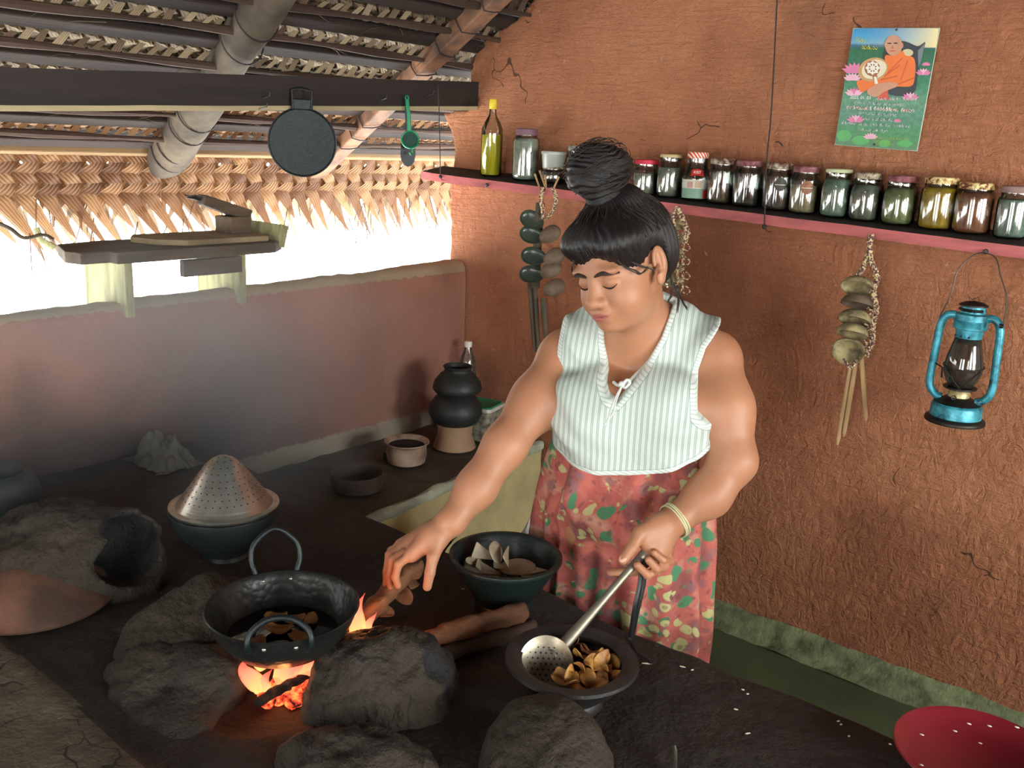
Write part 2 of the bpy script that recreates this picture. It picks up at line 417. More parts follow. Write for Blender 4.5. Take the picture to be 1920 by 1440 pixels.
def mat_strip(mb, rnd, acr, p0, ydir, down, nrm, wl, length, halfw, phase, rv, tip=0, curl=0.0, seg=16, tdir=None, amp=.006):
    """one leaflet woven diagonally; p0 start, ydir along the roof, down down the mat; sgn in ydir"""
    vs = []; 
    for i in range(seg+1):
        s = i/seg*length; c = p0+ydir*s+down*s+nrm*(amp*math.cos(math.pi*(s/wl)+phase))
        w = halfw
        side = (ydir-down).normalized() if True else None
        vs.append((c, w, side))
    if tip:
        td = tdir; c0 = vs[-1][0]; n2 = 5
        for i in range(1, n2+1):
            u = i/n2; c = c0+td*tip*u+nrm*(-curl*u*u)+V((0, 0, -curl*.4*u*u)); vs.append((c, halfw*(1-u)**.8+.0006, vs[seg][2]))
    base = len(mb.v)
    for c, w, sd in vs: mb.v += [tuple(c-sd*w), tuple(c), tuple(c+sd*w)]; rnd += [rv]*3; acr += [0, .5, 1]
    for i in range(len(vs)-1):
        a = base+3*i; mb.f += [(a, a+1, a+4, a+3), (a+1, a+2, a+5, a+4)]; mb.mi += [0, 0]
def thatch_row(name, x, z, down, y0, y1, length, pitch, mat, label, tips=0, parent=None, jag=0, stem=True, amp=.006):
    down = V(down).normalized(); Y = V((0, 1, 0)); nrm = Y.cross(down).normalized()
    mb = MB(); rnd = []; acr = []; y = y0; i = 0; s2 = .7071
    while y < y1:
        rv = random.random(); jy = random.uniform(-.004, .004); L = length*random.uniform(.92, 1.04)
        p = V((x, y+jy, z))
        mat_strip(mb, rnd, acr, p-Y*length*.5, Y*s2, down*s2, nrm, pitch*s2, L/s2, pitch*.325, 0, rv, tips*random.uniform(.7, 1.25), random.uniform(-.02, .05), tdir=(Y*random.uniform(.45, .75)+down*.75+V((0, 0, -.12))).normalized(), amp=amp)
        rv = random.random()
        mat_strip(mb, rnd, acr, p+Y*length*.5, -Y*s2, down*s2, nrm, pitch*s2, L/s2*(.96 if tips else 1), pitch*.325, math.pi, rv, tips*.5*random.uniform(.3, 1.1), random.uniform(0, .06), tdir=(Y*random.uniform(-.6, .1)+down*.8+V((0, 0, -.2))).normalized(), amp=amp)
        y += pitch; i += 1
    t = mb.build(name, mat, parent, attrs={'rnd': rnd, 'across': acr}, angle=0)
    return t
M_stem = simple('leaf_midrib', (78, 56, 44), .8, var=.5, vs=6, bump=.3, bs=40, stretch=(3, .4, 3))
M_batten = simple('batten_wood', (50, 36, 30), .8, var=.45, vs=5, bump=.3, bs=30, stretch=(4, .35, 4))
M_batl = simple('batten_pale', (168, 138, 100), .75, var=.35, vs=5, bump=.3, bs=30, stretch=(4, .35, 4))
M_beam = simple('beam_wood', (46, 36, 34), .7, var=.45, vs=3, bump=.25, bs=25, stretch=(5, .4, 5))
M_beamlow = simple('beam_pale_lit_face', (196, 178, 140), .7, var=.3, vs=4, stretch=(5, .5, 5))  # pale underside wood, with window light from below put into the colour
# rows down the slope: x position, colour, label bits
rows = [(-2.40, 'dark', 'highest thatch row in view, dark and ragged, cut by the top edge'),
        (-2.545, 'grey', 'pale woven palm thatch row, second from the top of the photo'),
        (-2.685, 'grey', 'woven palm thatch row with bright teeth just above the log rafter lashing'),
        (-2.83, 'grey', 'woven palm thatch row directly above the dark tie beam'),
        (-2.975, 'grey', 'woven palm thatch row hidden mostly behind the dark tie beam'),
        (-3.11, 'pale', 'thin woven palm thatch row directly below the dark tie beam'),
        (-3.235, 'pale', 'toothed palm thatch row just above the pale lowest batten')]
for k, (x, kd, lb) in enumerate(rows):
    z = roofz(x); t = thing('palm_thatch_row', lb, 'thatch', (x, 1.8, z), group='palm leaf thatch rows under the roof')
    mt = {'dark': M_leafd, 'grey': M_leafg, 'pale': M_leaf}[kd]
    r = thatch_row('woven_leaflets', x+.035, z+.03, (-.93, 0, -.22), .1, 3.12 if x > -2.75 else 4.3, .13, .055, mt, '', amp=.008); local(r, t)
    # turned up leaflet ends standing like teeth along the midrib
    mb = MB(); rn = []; ac = []; y = .1
    while y < 3.1:
        w = random.uniform(.012, .02); h = random.uniform(.028, .05); b = V((x+.03, y, z-.012)); lean = random.uniform(.02, .045)
        base = len(mb.v); mb.v += [tuple(b), tuple(b+V((.004, w*1.6, 0))), tuple(b+V((.02, lean+w, h*.9))), tuple(b+V((.012, lean, h)))]
        mb.f.append((base, base+1, base+2, base+3)); mb.mi.append(0); q = random.random(); rn += [q]*4; ac += [0, 1, 1, 0]; y += random.uniform(.045, .062)
    local(mb.build('leaflet_teeth', mt, None, attrs={'rnd': rn, 'across': ac}, angle=0), t)['kind'] = 'stuff'
    # the split midrib and loose straws
    mb = MB(); P = [V((x+.045+.004*math.sin(3*y+k), y, z-.02+.008*math.sin(2.3*y+k*2))) for y in np.arange(.1, 3.13 if x > -2.75 else 4.3, .12)]
    mb.tube(P, [.011+.004*math.sin(i*1.3+k) for i in range(len(P))], 7)
    local(mb.build('midrib', M_stem), t)
    mb = MB()
    for _ in range(46):
        y = random.uniform(.2, 3.0); p = V((x+random.uniform(-.08, .05), y, z-random.uniform(.0, .035))); d = V((random.uniform(-.06, .03), random.choice((-1, 1))*random.uniform(.04, .16), random.uniform(-.04, .03)))
        mb.tube([p, p+d*.5+V((0, 0, .006)), p+d], [.0016, .0013, .0006], 4)
    s = local(mb.build('loose_straw', M_leafg if kd != 'dark' else M_leafd), t); s['kind'] = 'stuff'
    # dark batten carrying the next row
    xb = x-.055; bt = MB(); zz = roofz(xb)-.005; ang = math.atan(.6)
    bt.box((xb, 1.55 if x > -2.75 else 2.15, zz), (.05, 3.1 if x > -2.75 else 4.3, .026), rotm(0, -ang, 0))
    lb2 = ['dark roof batten under the ragged top thatch row', 'dark roof batten crossing the log near the top edge of the photo', 'brown roof batten between the two bright thatch rows above the beam', 'dark roof batten close above the tie beam', 'roof batten hidden behind the tie beam', 'dark roof batten just below the tie beam', 'dark roof batten under the toothed row near the eave'][k]
    prop(bt.build('roof_batten', M_batten, mods=[BEV(.005)], smooth=False), lb2, 'batten', 'battens under the palm thatch')
# eave: pale batten, big woven leaf with hanging points
bt = MB().box((-3.37, 2.1, roofz(-3.37)+.01), (.055, 4.2, .03), rotm(0, -.2, 0))
prop(bt.build('roof_batten', M_batl, mods=[BEV(.005)], smooth=False), 'pale lowest roof batten above the woven eave fringe', 'batten', 'battens under the palm thatch')
t = thing('palm_leaf_eave', 'brown plaited palm leaf fringe hanging over the window with long pointed leaflet tips', 'thatch', (-3.40, 1.8, 1.5))
local(thatch_row('woven_leaflets', -3.385, 1.560, (-.22, 0, -1), .35, 4.4, .20, .078, M_leaf, '', tips=.17, amp=.009), t)
r = local(thatch_row('under_leaflets', -3.43, 1.50, (-.35, 0, -1), .35, 4.4, .16, .06, M_leafg, '', tips=.22, amp=.006), t)
mb = MB()
for _ in range(70):
    y = random.uniform(.7, 4.2); p = V((-3.44+random.uniform(-.05, .05), y, random.uniform(1.25, 1.38))); L = random.uniform(.12, .34)
    d = V((random.uniform(-.08, .02), random.uniform(-.25, .45)*L, -L)); mb.tube([p, p+d*.5+V((0, random.uniform(-.02, .02), 0)), p+d], [.0024, .0016, .0006], 4)
s = local(mb.build('hanging_fibre', M_leaf), t); s['kind'] = 'stuff'
# tie beam over the window
p0 = onx(0, 207, -2.60); p1 = onx(876, 206, -2.60); d = (V(p1)-V(p0)); d = d/d.y
a = V(p0)+d*(.0-p0[1]); b = V(p0)+d*(YW+.06-p0[1])
t = thing('tie_beam', 'long dark squared wooden beam running across the window under the thatch', 'beam', tuple((a+b)/2))
up = V((0, 0, 1)); mb = MB()
def along(mb, a, b, x0, x1, z0, z1, mi=0, n=24, wob=.0):
    vs = []
    for i in range(n+1):
        p = a.lerp(b, i/n); w = noise.noise(V((i*.7, z0*9, 2)))*wob
        vs += [p+V((x0, 0, z0+w)), p+V((x1, 0, z0+w)), p+V((x1, 0, z1+w)), p+V((x0, 0, z1+w))]
    fs = [(4*i+j, 4*i+(j+1) % 4, 4*i+4+(j+1) % 4, 4*i+4+j) for i in range(n) for j in range(4)]+[(3, 2, 1, 0), (4*n, 4*n+1, 4*n+2, 4*n+3)]
    mb.add(vs, fs, mi)
along(mb, a, b, -.075, 0, .013, .106, wob=.002)
local(mb.build('beam_face', M_beam, smooth=False), t)
mb = MB(); along(mb, a, b, -.07, -.002, -.002, .0135, wob=.002); q = local(mb.build('pale_lit_edge', M_beamlow, smooth=False), t); q['label'] = 'pale wood lower edge with window light in its colour'
M_iron = simple('old_iron', (96, 92, 88), .5, .8, var=.4, vs=30)
for (x, y) in ((712, 188), (800, 180), (492, 185), (487, 205)):
    P = V(onx(x, y, -2.598)); mb = MB().tube([P, P+V((.028, .006, .008)), P+V((.03, .008, .02))], .0022, 6); local(mb.build('nail', M_iron), t)
# round log rafter
M_log = simple('grey_log', (104, 92, 76), .9, var=.4, vs=7, bump=.8, bs=14, rgb2=(64, 54, 46))
P0 = V((-3.40, 1.96, 1.485)); P1 = V((-2.35, 1.80, 2.13)); ax = (P1-P0).normalized()
t = thing('log_rafter', 'thick grey round log rafter crossing behind the dark tie beam, bound with dark cord', 'rafter', tuple(P0))
mb = MB(); N = 26; P = []; R = []
for i in range(N+1):
    u = i/N; P.append(P0.lerp(P1+ax*.3, u)); R.append((.072+.006*math.sin(u*9)+.003*math.sin(u*23))*(.62 if i == 0 else .9 if i == 1 else 1))
mb.tube(P, R, 20); lg = mb.build('log', M_log, angle=50); local(lg, t)
M_cord = simple('dark_cord', (52, 42, 44), .8, var=.3)
for u in (.11, .16, .27, .34, .68, .78):
    c = P0.lerp(P1, u); R_ = zto(ax); mb = MB(); tilt = rotm(.35, .2, 0)
    mb.tube([c+R_@tilt@V((math.cos(q)*.083, math.sin(q)*.081, 0)) for q in np.linspace(0, 2*math.pi, 25)[:-1]], .0028, 5, closed=True)
    local(mb.build('lashing', M_cord), t)
# square rafter near the gable wall
P0 = V((-3.42, 2.72, 1.47)); P1 = V((-2.2, 2.62, 2.19)); ax = (P1-P0).normalized()
t = thing('squared_rafter', 'reddish squared timber rafter beside the clay gable wall, bound with cord', 'rafter', tuple(P0))
M_raft = simple('rafter_wood', (158, 112, 84), .75, var=.35, vs=3, bump=.2, bs=30, stretch=(4, 4, 4), rgb2=(104, 80, 66))
R_ = zto(ax); mb = MB(); L = (P1-P0).length+.5; mb.box(P0+ax*L/2, (.078, .062, L), R_)
local(mb.build('timber', M_raft, smooth=False, mods=[BEV(.006)]), t)
for u in (.2, .26, .33, .6, .7, .8, .9):
    c = P0.lerp(P1, u); mb = MB(); tilt = rotm(random.uniform(-.3, .3), random.uniform(-.3, .3), 0)
    pp = [(-1, -1), (0, -1.12), (1, -1), (1.1, 0), (1, 1), (0, 1.12), (-1, 1), (-1.1, 0)]
    mb.tube([c+R_@tilt@V((a_*.043, b_*.036, 0)) for a_, b_ in pp], .0028, 5, closed=True); local(mb.build('lashing', M_cord), t)
# ================================================================= WALL SHELF AND WHAT IS ON / UNDER IT
YF = 2.715
s0 = V(ony(778, 321, YF)); s1 = V(ony(1920, 463, YF)); sd = (s1-s0)/(s1-s0).x
e1 = s0+sd*3.4
def shelf_z(x, y=2.80): return s0.z+sd.z*(x-s0.x)+(y-YF)/(YW-YF)*.022
M_pink = simple('shelf_pink_paint', (198, 104, 104), .65, var=.3, vs=6, bump=.2, bs=50, rgb2=(160, 84, 82), stretch=(1, 4, 4))
M_soot = simple('shelf_top_soot', (48, 32, 26), .8, var=.4, vs=8, bump=.3, bs=40)
t = thing('wall_shelf', 'long pink edged plank shelf on the orange clay wall carrying the row of jars', 'shelf', tuple((s0+e1)/2))
mb = MB(); NN = 40; vs = []
for i in range(NN+1):
    p = s0.lerp(e1, i/NN); w = noise.noise(V((i*.5, 3, 1)))*.002; k = min(1, i/1.2)
    yf = YF+.035*(1-k)
    vs += [V((p.x, yf, p.z-.030+w)), V((p.x, YW, p.z-.008)), V((p.x, YW, p.z+.022)), V((p.x, yf+.004, p.z+w))]
fs = [(4*i+j, 4*i+4+j, 4*i+4+(j+1) % 4, 4*i+(j+1) % 4) for i in range(NN) for j in range(4)]+[(0, 1, 2, 3), (4*NN+3, 4*NN+2, 4*NN+1, 4*NN)]
mb.add(vs, fs); mb.mi = [(1 if (f % 4) == 2 else 0) if f < NN*4 else 0 for f in range(len(fs))]
local(mb.build('plank', [M_pink, M_soot], smooth=False), t)
def shelf_nail(px, py, r=.007):
    P = V(ony(px, py, YF-.004)); mb = MB().lathe([(.0001, .006), (r*.7, .005), (r, .001), (r, -.003), (.002, -.004), (.002, -.02)], 14, P, rot=zto((0, -1, 0))); q = local(mb.build('nail', M_iron), t); return P
shelf_nail(912, 347); shelf_nail(1633, 447); shelf_nail(1848, 472)
# jars
M_gl = thin_glass('jar_glass', (.88, .95, .91), .20, .10)
M_gld = thin_glass('jar_glass_dusty', (.7, .78, .72), .14, .1, .3, (176, 186, 172))
M_glc = thin_glass('bottle_glass', (.95, .98, .95), .12, .03)
def cont(name, rgb): return simple(name, rgb, .8, var=.35, vs=60, bump=.4, bs=200)
def lid_mat(name, kind):
    t = NT(name); co = t.co()
    if kind == 'check': # red and white gingham-like slanted pattern
        w = t.n('ShaderNodeTexWave'); w.inputs['Scale'].default_value = 42; w.wave_type = 'BANDS'; w.bands_direction = 'DIAGONAL'; t.l(co, w.inputs[0])
        c = t.ramp(w.outputs['Fac'], [(.45, lin((222, 70, 48))), (.55, lin((240, 225, 205)))])
    elif kind == 'worn':
        c = t.ramp(t.noise(co, 70, 3, .6), [(.42, lin((96, 66, 60))), (.5, lin((150, 128, 112))), (.62, lin((190, 180, 150)))])
    elif kind == 'wornred':
        c = t.ramp(t.noise(co, 60, 3, .6), [(.4, lin((120, 60, 66))), (.55, lin((150, 96, 100))), (.68, lin((150, 130, 110)))])
    elif kind == 'gold':
        c = t.ramp(t.noise(co, 75, 3, .6), [(.42, lin((110, 50, 42))), (.5, lin((196, 160, 90))), (.6, lin((226, 214, 160)))])
    t.bsdf(c, .45, .2); return t.m
LM = dict(mauve=simple('lid_mauve', (134, 96, 110), .5), red=simple('lid_red', (206, 52, 74), .4), cream=simple('lid_cream', (212, 190, 140), .4), check=lid_mat('lid_check', 'check'), worn=lid_mat('lid_worn', 'worn'), wornred=lid_mat('lid_worn_red', 'wornred'), gold=lid_mat('lid_gold', 'gold'),
          pale=simple('lid_pale_green', (214, 222, 176), .4), dustmauve=simple('lid_dusty_mauve', (150, 118, 112), .6), glass=M_gld)
def jar(label, L, R, T, B, style, lid, fill, frac=.8, group='jars along the pink wall shelf', y=2.795, name='glass_jar', cat='jar', gm=None):
    P = V(ony((L+R)/2, B-6, y)); D = float((np.array(P)-CP)@FW); r = (R-L)/2*D/FPX*.95; h = (B-T)*D/FPX*.985
    z = shelf_z(P.x, y); t = thing(name, label, cat, (P.x, y, z), random.uniform(0, 6), group)
    gm = gm or M_gl
    lidh = .13*h if lid not in ('cream', 'pale') else .075*h
    nr = {'wide': .86, 'std': .9, 'narrow': .62, 'sauce': .70, 'big': .78, 'neck': .82}[style]
    b = h-lidh
    if style == 'sauce': pr = [(.0001, .003), (r*.7, 0), (r*.96, .006), (r, .02), (r*1.0, b*.52), (r*.97, b*.6), (r*.82, b*.75), (r*.7, b*.86), (nr*r, b*.93), (nr*r, b)]
    elif style == 'wide': pr = [(.0001, .003), (r*.7, 0), (r*.95, .006), (r, .015), (r, b*.8), (r*.97, b*.87), (nr*r, b*.93), (nr*r, b)]
    elif style == 'big': pr = [(.0001, .003), (r*.8, 0), (r*.97, .006), (r, .02), (r*1.0, b*.84), (r*.95, b*.93), (nr*r, b*.97), (nr*r, b)]
    elif style == 'neck': pr = [(.0001, .003), (r*.7, 0), (r*.93, .007), (r, .02), (r, b*.66), (r*.93, b*.78), (nr*r, b*.86), (nr*r*.97, b*.94), (nr*r, b)]
    else: pr = [(.0001, .003), (r*.75, 0), (r*.95, .006), (r, .018), (r, b*.76), (r*.95, b*.84), (nr*r*.98, b*.9), (nr*r, b)]
    local_ = lambda o: o
    mb = MB().lathe(pr, 32); mb.build('jar_body', gm, t, angle=60)
    if fill:
        top = b*frac; q = [(max(1e-4, rr-.0025), zz+.0025) for rr, zz in pr if zz < top]+[(max(.001, np.interp(top, [z_ for _, z_ in pr], [r_ for r_, _ in pr])-.0025), top), (.0001, top+.002)]
        MB().lathe(q, 28).build('contents', FM[fill], t, angle=60)
    lr = nr*r*1.06; lm = LM[lid]
    ml = MB().lathe([(.0001, h), (lr*.9, h), (lr*.98, h-.002), (lr, h-.005), (lr, h-lidh+.002), (lr*1.02, h-lidh), (lr*.9, h-lidh)], 32)
    ml.build('lid', lm, t, angle=50); return t, P, r, h, b
FM = dict(powder=cont('white_powder', (196, 200, 184)), dark=cont('dark_spice', (92, 78, 62)), brown=cont('brown_spice', (128, 100, 72)), grey=cont('grey_seed', (150, 152, 134)),
          green=cont('green_grey_leaf', (160, 166, 110)), yellow=cont('turmeric_powder', (226, 178, 40)), red=cont('chilli_powder', (176, 104, 64)), teal=cont('pale_grains', (156, 178, 162)), black=cont('peppercorns', (66, 58, 50)), tan=cont('tan_grains', (180, 160, 120)))
jar('large jar of white powder with a mauve screw lid, beside the oil bottle', 958, 1010, 247, 342, 'big', 'mauve', 'powder', .93)
jar('dark squat jar under the clear plastic tub, behind the ladle bundle', 1014, 1058, 318, 350, 'std', 'worn', 'black', .8)
jar('small clear glass jar with a clear lid, left of the hair bun', 1059, 1098, 277, 352, 'std', 'glass', 'tan', .35)
jar('short jar with a bright red lid, just right of the hair bun', 1183, 1233, 305, 370, 'std', 'red', 'grey', .7)
jar('tall jar with thin cream lid between red lidded jar and labelled sauce jar', 1228, 1277, 293, 373, 'neck', 'cream', 'grey', .75)
kt = jar('sauce jar with red and white checked lid and red name label', 1274, 1330, 290, 380, 'sauce', 'check', None)
jar('brown spice jar with a dull worn lid, directly right of the labelled sauce jar', 1322, 1375, 302, 386, 'wide', 'worn', 'brown', .5)
jar('dark spice jar with worn mauve red lid, left of the one behind the hanging wire', 1369, 1427, 307, 393, 'wide', 'wornred', 'black', .45)
rj1 = jar('jar with a dark round emblem on the glass, standing behind the hanging wire', 1425, 1482, 313, 401, 'wide', 'worn', 'dark', .6)
rj2 = jar('jar with a brown oval emblem on the glass and a flaking brown lid', 1475, 1532, 318, 406, 'wide', 'wornred', 'tan', .7)
jar('greenish jar with a thin pale green lid, right of the brown emblem jar', 1533, 1592, 324, 414, 'neck', 'pale', 'teal', .85)
jar('grey jar with a thin patterned lid below the left edge of the poster', 1587, 1647, 330, 420, 'neck', 'worn', 'grey', .85)
jar('olive green jar with a reddish lid below the middle of the poster', 1648, 1712, 336, 428, 'neck', 'wornred', 'green', .85)
jar('yellow turmeric jar with a gold patterned lid', 1718, 1787, 339, 437, 'wide', 'gold', 'yellow', .92)
jar('reddish brown chilli jar with a gold patterned lid', 1782, 1854, 345, 441, 'wide', 'gold', 'red', .92)
jar('grey green jar with a dusty mauve lid at the right edge of the photo', 1861, 1922, 350, 448, 'wide', 'dustmauve', 'teal', .85)
# emblems and printed label, wrapped on the glass
def patch(parent, r, z0, z1, a0, a1, mat, name, n=14, shape=None, off=.0006, rfn=None):
    mb = MB(); vs = []; m_ = 8
    for i in range(m_+1):
        for j in range(n+1):
            u, v = j/n, i/m_; 
            if shape == 'oval':
                x = (u*2-1); y = (v*2-1)*math.sqrt(max(0, 1-x*x)); a = a0+(a1-a0)*u; z = (z0+z1)/2+(z1-z0)/2*y
            elif shape == 'arch':
                a = a0+(a1-a0)*u; z = z0+(z1-z0)*v-.004*abs(u*2-1)**1.5
            else: a = a0+(a1-a0)*u; z = z0+(z1-z0)*v
            rr = (rfn(z) if rfn else r)+off; vs.append((math.cos(a)*rr, math.sin(a)*rr, z))
    fs = [(i*(n+1)+j, i*(n+1)+j+1, (i+1)*(n+1)+j+1, (i+1)*(n+1)+j) for i in range(m_) for j in range(n)]
    return mb.add(vs, fs).build(name, mat, parent, angle=0)
def facing(P): return math.atan2(-P.y, -P.x)
M_embd = simple('emblem_dark', (50, 44, 38), .5); M_embb = simple('emblem_brown', (150, 92, 56), .5, var=.4, vs=80); M_lblw = simple('label_white', (205, 205, 190), .5); M_lblr = simple('label_red', (196, 38, 36), .5); M_lblg = simple('label_green', (120, 152, 132), .5); M_lbldg = simple('label_dark_green', (40, 76, 50), .5)
for tj, mt in ((rj1, M_embd), (rj2, M_embb)):
    e, P, r, h, b = tj; e.rotation_euler = (0, 0, 0); a = facing(P)+.15
    patch(e, r, h*.42, h*.70, a-.42, a+.42, mt, 'emblem', shape='oval')
    patch(e, r, h*.545, h*.56, a-.36, a+.36, M_lblw, 'emblem_band', off=.0012)
e, P, r, h, b = kt; e.rotation_euler = (0, 0, 0); a = facing(P)
patch(e, r, h*.06, h*.26, a-1.1, a+1.1, M_lblg, 'label_band'); patch(e, r, h*.26, h*.44, a-1.1, a+1.1, M_lblw, 'label'); patch(e, r, h*.07, h*.24, a+.55, a+.85, M_lblr, 'label_patch', off=.001); patch(e, r, h*.07, h*.24, a+.85, a+1.1, M_lbldg, 'label_patch', off=.001)
rf = lambda z: float(np.interp(z, [b*.52, b*.6, b*.75, b*.86, b*.93], [r, r*.97, r*.82, r*.7, r*.7]))
patch(e, r, h*.53, h*.66, a-.42, a+.5, M_lblr, 'name_label', shape='arch', rfn=rf, off=.0015)
patch(e, r, h*.27, h*.40, a-.6, a-.2, simple('label_pink', (190, 140, 130), .6), 'label_patch', off=.001)
patch(e, r, h*.28, h*.42, a-.05, a+.4, simple('label_fawn', (196, 166, 140), .6), 'label_patch', off=.001)
def text(s, size, mat, parent, loc, R, name='lettering', ext=.0003):
    cu = bpy.data.curves.new(name, 'FONT'); cu.body = s; cu.size = size; cu.extrude = ext; cu.align_x = 'CENTER'; cu.align_y = 'CENTER'
    o0 = bpy.data.objects.new(name, cu); dg = bpy.context.evaluated_depsgraph_get(); COL.objects.link(o0); dg.update()
    me = bpy.data.meshes.new_from_object(o0.evaluated_get(dg)); bpy.data.objects.remove(o0); me.materials.clear(); me.materials.append(mat)
    M4 = R.to_4x4(); M4.translation = V(loc); me.transform(M4); o = bpy.data.objects.new(name, me); COL.objects.link(o); o.parent = parent; return o
M_white = simple('print_white', (236, 234, 224), .5, var=.05)
zc = h*.59; rr = rf(zc)+.003; nx = V((math.cos(a+.04), math.sin(a+.04), .25)).normalized(); tx = V((0, 0, 1)).cross(nx).normalized(); ty = nx.cross(tx)
text('KIST', .0125, M_white, e, nx*rr+V((0, 0, zc-nx.z*rr)), frame(tx, ty, nx))
# clear plastic tub standing on the dark jar
P = V(ony(1036, 335, 2.795)); z = shelf_z(P.x)+.052
t = thing('plastic_tub', 'clear round plastic tub with lid stacked on the dark squat jar', 'tub', (P.x, 2.795, z))
r = 26*2.93*1.25/FPX*.8; MB().lathe([(.0001, .002), (r*.86, 0), (r*.9, .004), (r, .052), (r*1.02, .055)], 32).build('tub_body', thin_glass('tub_plastic', (.9, .92, .9), .12, .25, .45, (205, 208, 200)), t, angle=60)
MB().lathe([(.0001, .062), (r*1.02, .062), (r*1.07, .059), (r*1.07, .052), (r, .052)], 32).build('lid', simple('tub_lid', (186, 190, 182), .4), t, angle=50)
# oil bottle
P = V(ony(920, 326, 2.795)); z = shelf_z(P.x)
t = thing('oil_bottle', 'clear glass bottle half full of yellow oil with a yellow cap', 'bottle', (P.x, 2.795, z)); r = .041; H = .285
pr = [(.0001, .004), (r*.8, 0), (r, .006), (r, H*.56), (r*.97, H*.62), (r*.75, H*.70), (r*.42, H*.78), (r*.33, H*.82), (r*.31, H*.94)]
MB().lathe(pr, 36).build('bottle_body', M_glc, t, angle=60)
tn = NT('coconut_oil'); bs = tn.n('ShaderNodeBsdfPrincipled'); bs.inputs['Base Color'].default_value = (*lin((236, 220, 60)), 1); bs.inputs['Transmission Weight'].default_value = .2; bs.inputs['Roughness'].default_value = .05; bs.inputs['IOR'].default_value = 1.3; tn.l(bs.outputs[0], tn.out.inputs[0])
MB().lathe([(.0001, .006), (r-.006, .005), (r-.003, .01), (r-.003, H*.54), (.0001, H*.54)], 36).build('oil', tn.m, t, angle=60)
MB().lathe([(.0001, H), (r*.34, H), (r*.37, H-.004), (r*.37, H-.034), (r*.33, H-.036)], 24).build('cap', simple('cap_yellow', (232, 200, 36), .4), t, angle=50)

# ---- poster
C4 = [V(ony(x, y, YW-.012)) for x, y in ((1603, 52), (1759, 54), (1722, 282), (1563, 272))]
w_ = ((C4[1]-C4[0]).length+(C4[2]-C4[3]).length)/2; h_ = ((C4[3]-C4[0]).length+(C4[2]-C4[1]).length)/2
cen = sum(C4, V())/4; ux = ((C4[1]-C4[0])+(C4[2]-C4[3])).normalized(); uz = V((0, -1, 0)).cross(ux)*-1
uz = ux.cross(V((0, 1, 0)))*-1 if False else V((0, -1, 0)).cross(ux); PR = frame(ux, uz, V((0, -1, 0)))
t = thing('poster', 'laminated poster of a seated person in orange robes holding a round fan', 'poster', tuple(cen))
def pmat():
    q = NT('poster_print'); sx = q.n('ShaderNodeSeparateXYZ'); at1 = q.attr('pu'); at2 = q.attr('pv'); n_ = q.noise(q.co(), 45, 5, .6)
    v = q.math('ADD', at2.outputs['Fac'], q.math('MULTIPLY', q.math('SUBTRACT', n_, .5), .03))
    c = q.ramp(v, [(0, lin((96, 140, 104))), (.12, lin((80, 150, 96))), (.28, lin((96, 148, 128))), (.4, lin((110, 160, 130))), (.55, lin((72, 140, 108))), (.72, lin((60, 120, 92))), (.82, lin((52, 110, 80))), (.855, lin((66, 104, 130))), (.875, lin((120, 170, 196))), (.93, lin((80, 160, 205))), (1, lin((60, 140, 190)))])
    # green foliage texture below the horizon, sunset glow at upper right of the picture
    g = q.math('MULTIPLY', q.math('LESS_THAN', at2.outputs['Fac'], .84), q.ramp(q.noise(q.co(), 90, 4, .7), [(.4, (0, 0, 0)), (.65, (1, 1, 1))]))
    c = q.mix(q.math('MULTIPLY', g, .45), c, lin((40, 92, 52)))
    gl = q.math('MULTIPLY', q.math('GREATER_THAN', at2.outputs['Fac'], .845), q.math('POWER', at1.outputs['Fac'], 2.5))
    c = q.mix(gl, c, lin((246, 226, 168)))
    q.bsdf(c, .3); return q.m
mb = MB(); NX, NY = 10, 14; vs = []; pu = []; pv = []
for j in range(NY+1):
    for i in range(NX+1):
        u, v = i/NX, j/NY; x, y = (u-.5)*w_, (v-.5)*h_
        if (i in (0, NX)) and (j in (0, NY)): x *= .985; y *= .99
        vs.append(PR@V((x, y, .0015+.003*(u-.5)**2))); pu.append(u); pv.append(v)
fs = [(j*(NX+1)+i, j*(NX+1)+i+1, (j+1)*(NX+1)+i+1, (j+1)*(NX+1)+i) for j in range(NY) for i in range(NX)]
mb.add(vs, fs); mb.build('printed_sheet', pmat(), t, attrs={'pu': pu, 'pv': pv}, angle=0)
mb = MB().box(PR@V((0, 0, -.0015)), (w_*1.012, h_*1.008, .003), PR); mb.build('laminate', simple('laminate_edge', (196, 206, 186), .3), t, mods=[BEV(.004, 3)])
def shp(pts, mat, name, lay, closed=True):
    """flat printed shape in poster units (0..1 across, 0..1 up)"""
    P2 = [(x, y) for x, y in pts]; mb = MB(); z = .0032+lay*.0003
    mb.add([PR@V(((x-.5)*w_, (y-.5)*h_, z)) for x, y in P2], [tuple(range(len(P2)))])
    o = mb.build(name, mat, t, smooth=False)
    bm = bmesh.new(); bm.from_mesh(o.data); bmesh.ops.triangulate(bm, faces=bm.faces); bm.to_mesh(o.data); bm.free(); return o
def smoothp(pts, n=40):
    P = [V((x, y, 0)) for x, y in pts]; N = len(P); out = []
    for i in range(n):
        tt = i/n*N; k = int(tt); u = tt-k; a, b, c, d = P[k-1], P[k % N], P[(k+1) % N], P[(k+2) % N]
        q = .5*((2*b)+(-a+c)*u+(2*a-5*b+4*c-d)*u*u+(-a+3*b-3*c+d)*u**3); out.append((q.x, q.y))
    return out
def pp(px, py):
    """poster detail seen in the close view (pixels of a 1267x1440 crop of 220x250)"""
    X = 1555+px*220/1267; Y = 40+py*250/1440; q = V(ony(X, Y, YW-.012))-cen; return (q.dot(ux)/w_+.5, q.dot(uz)/h_+.5)
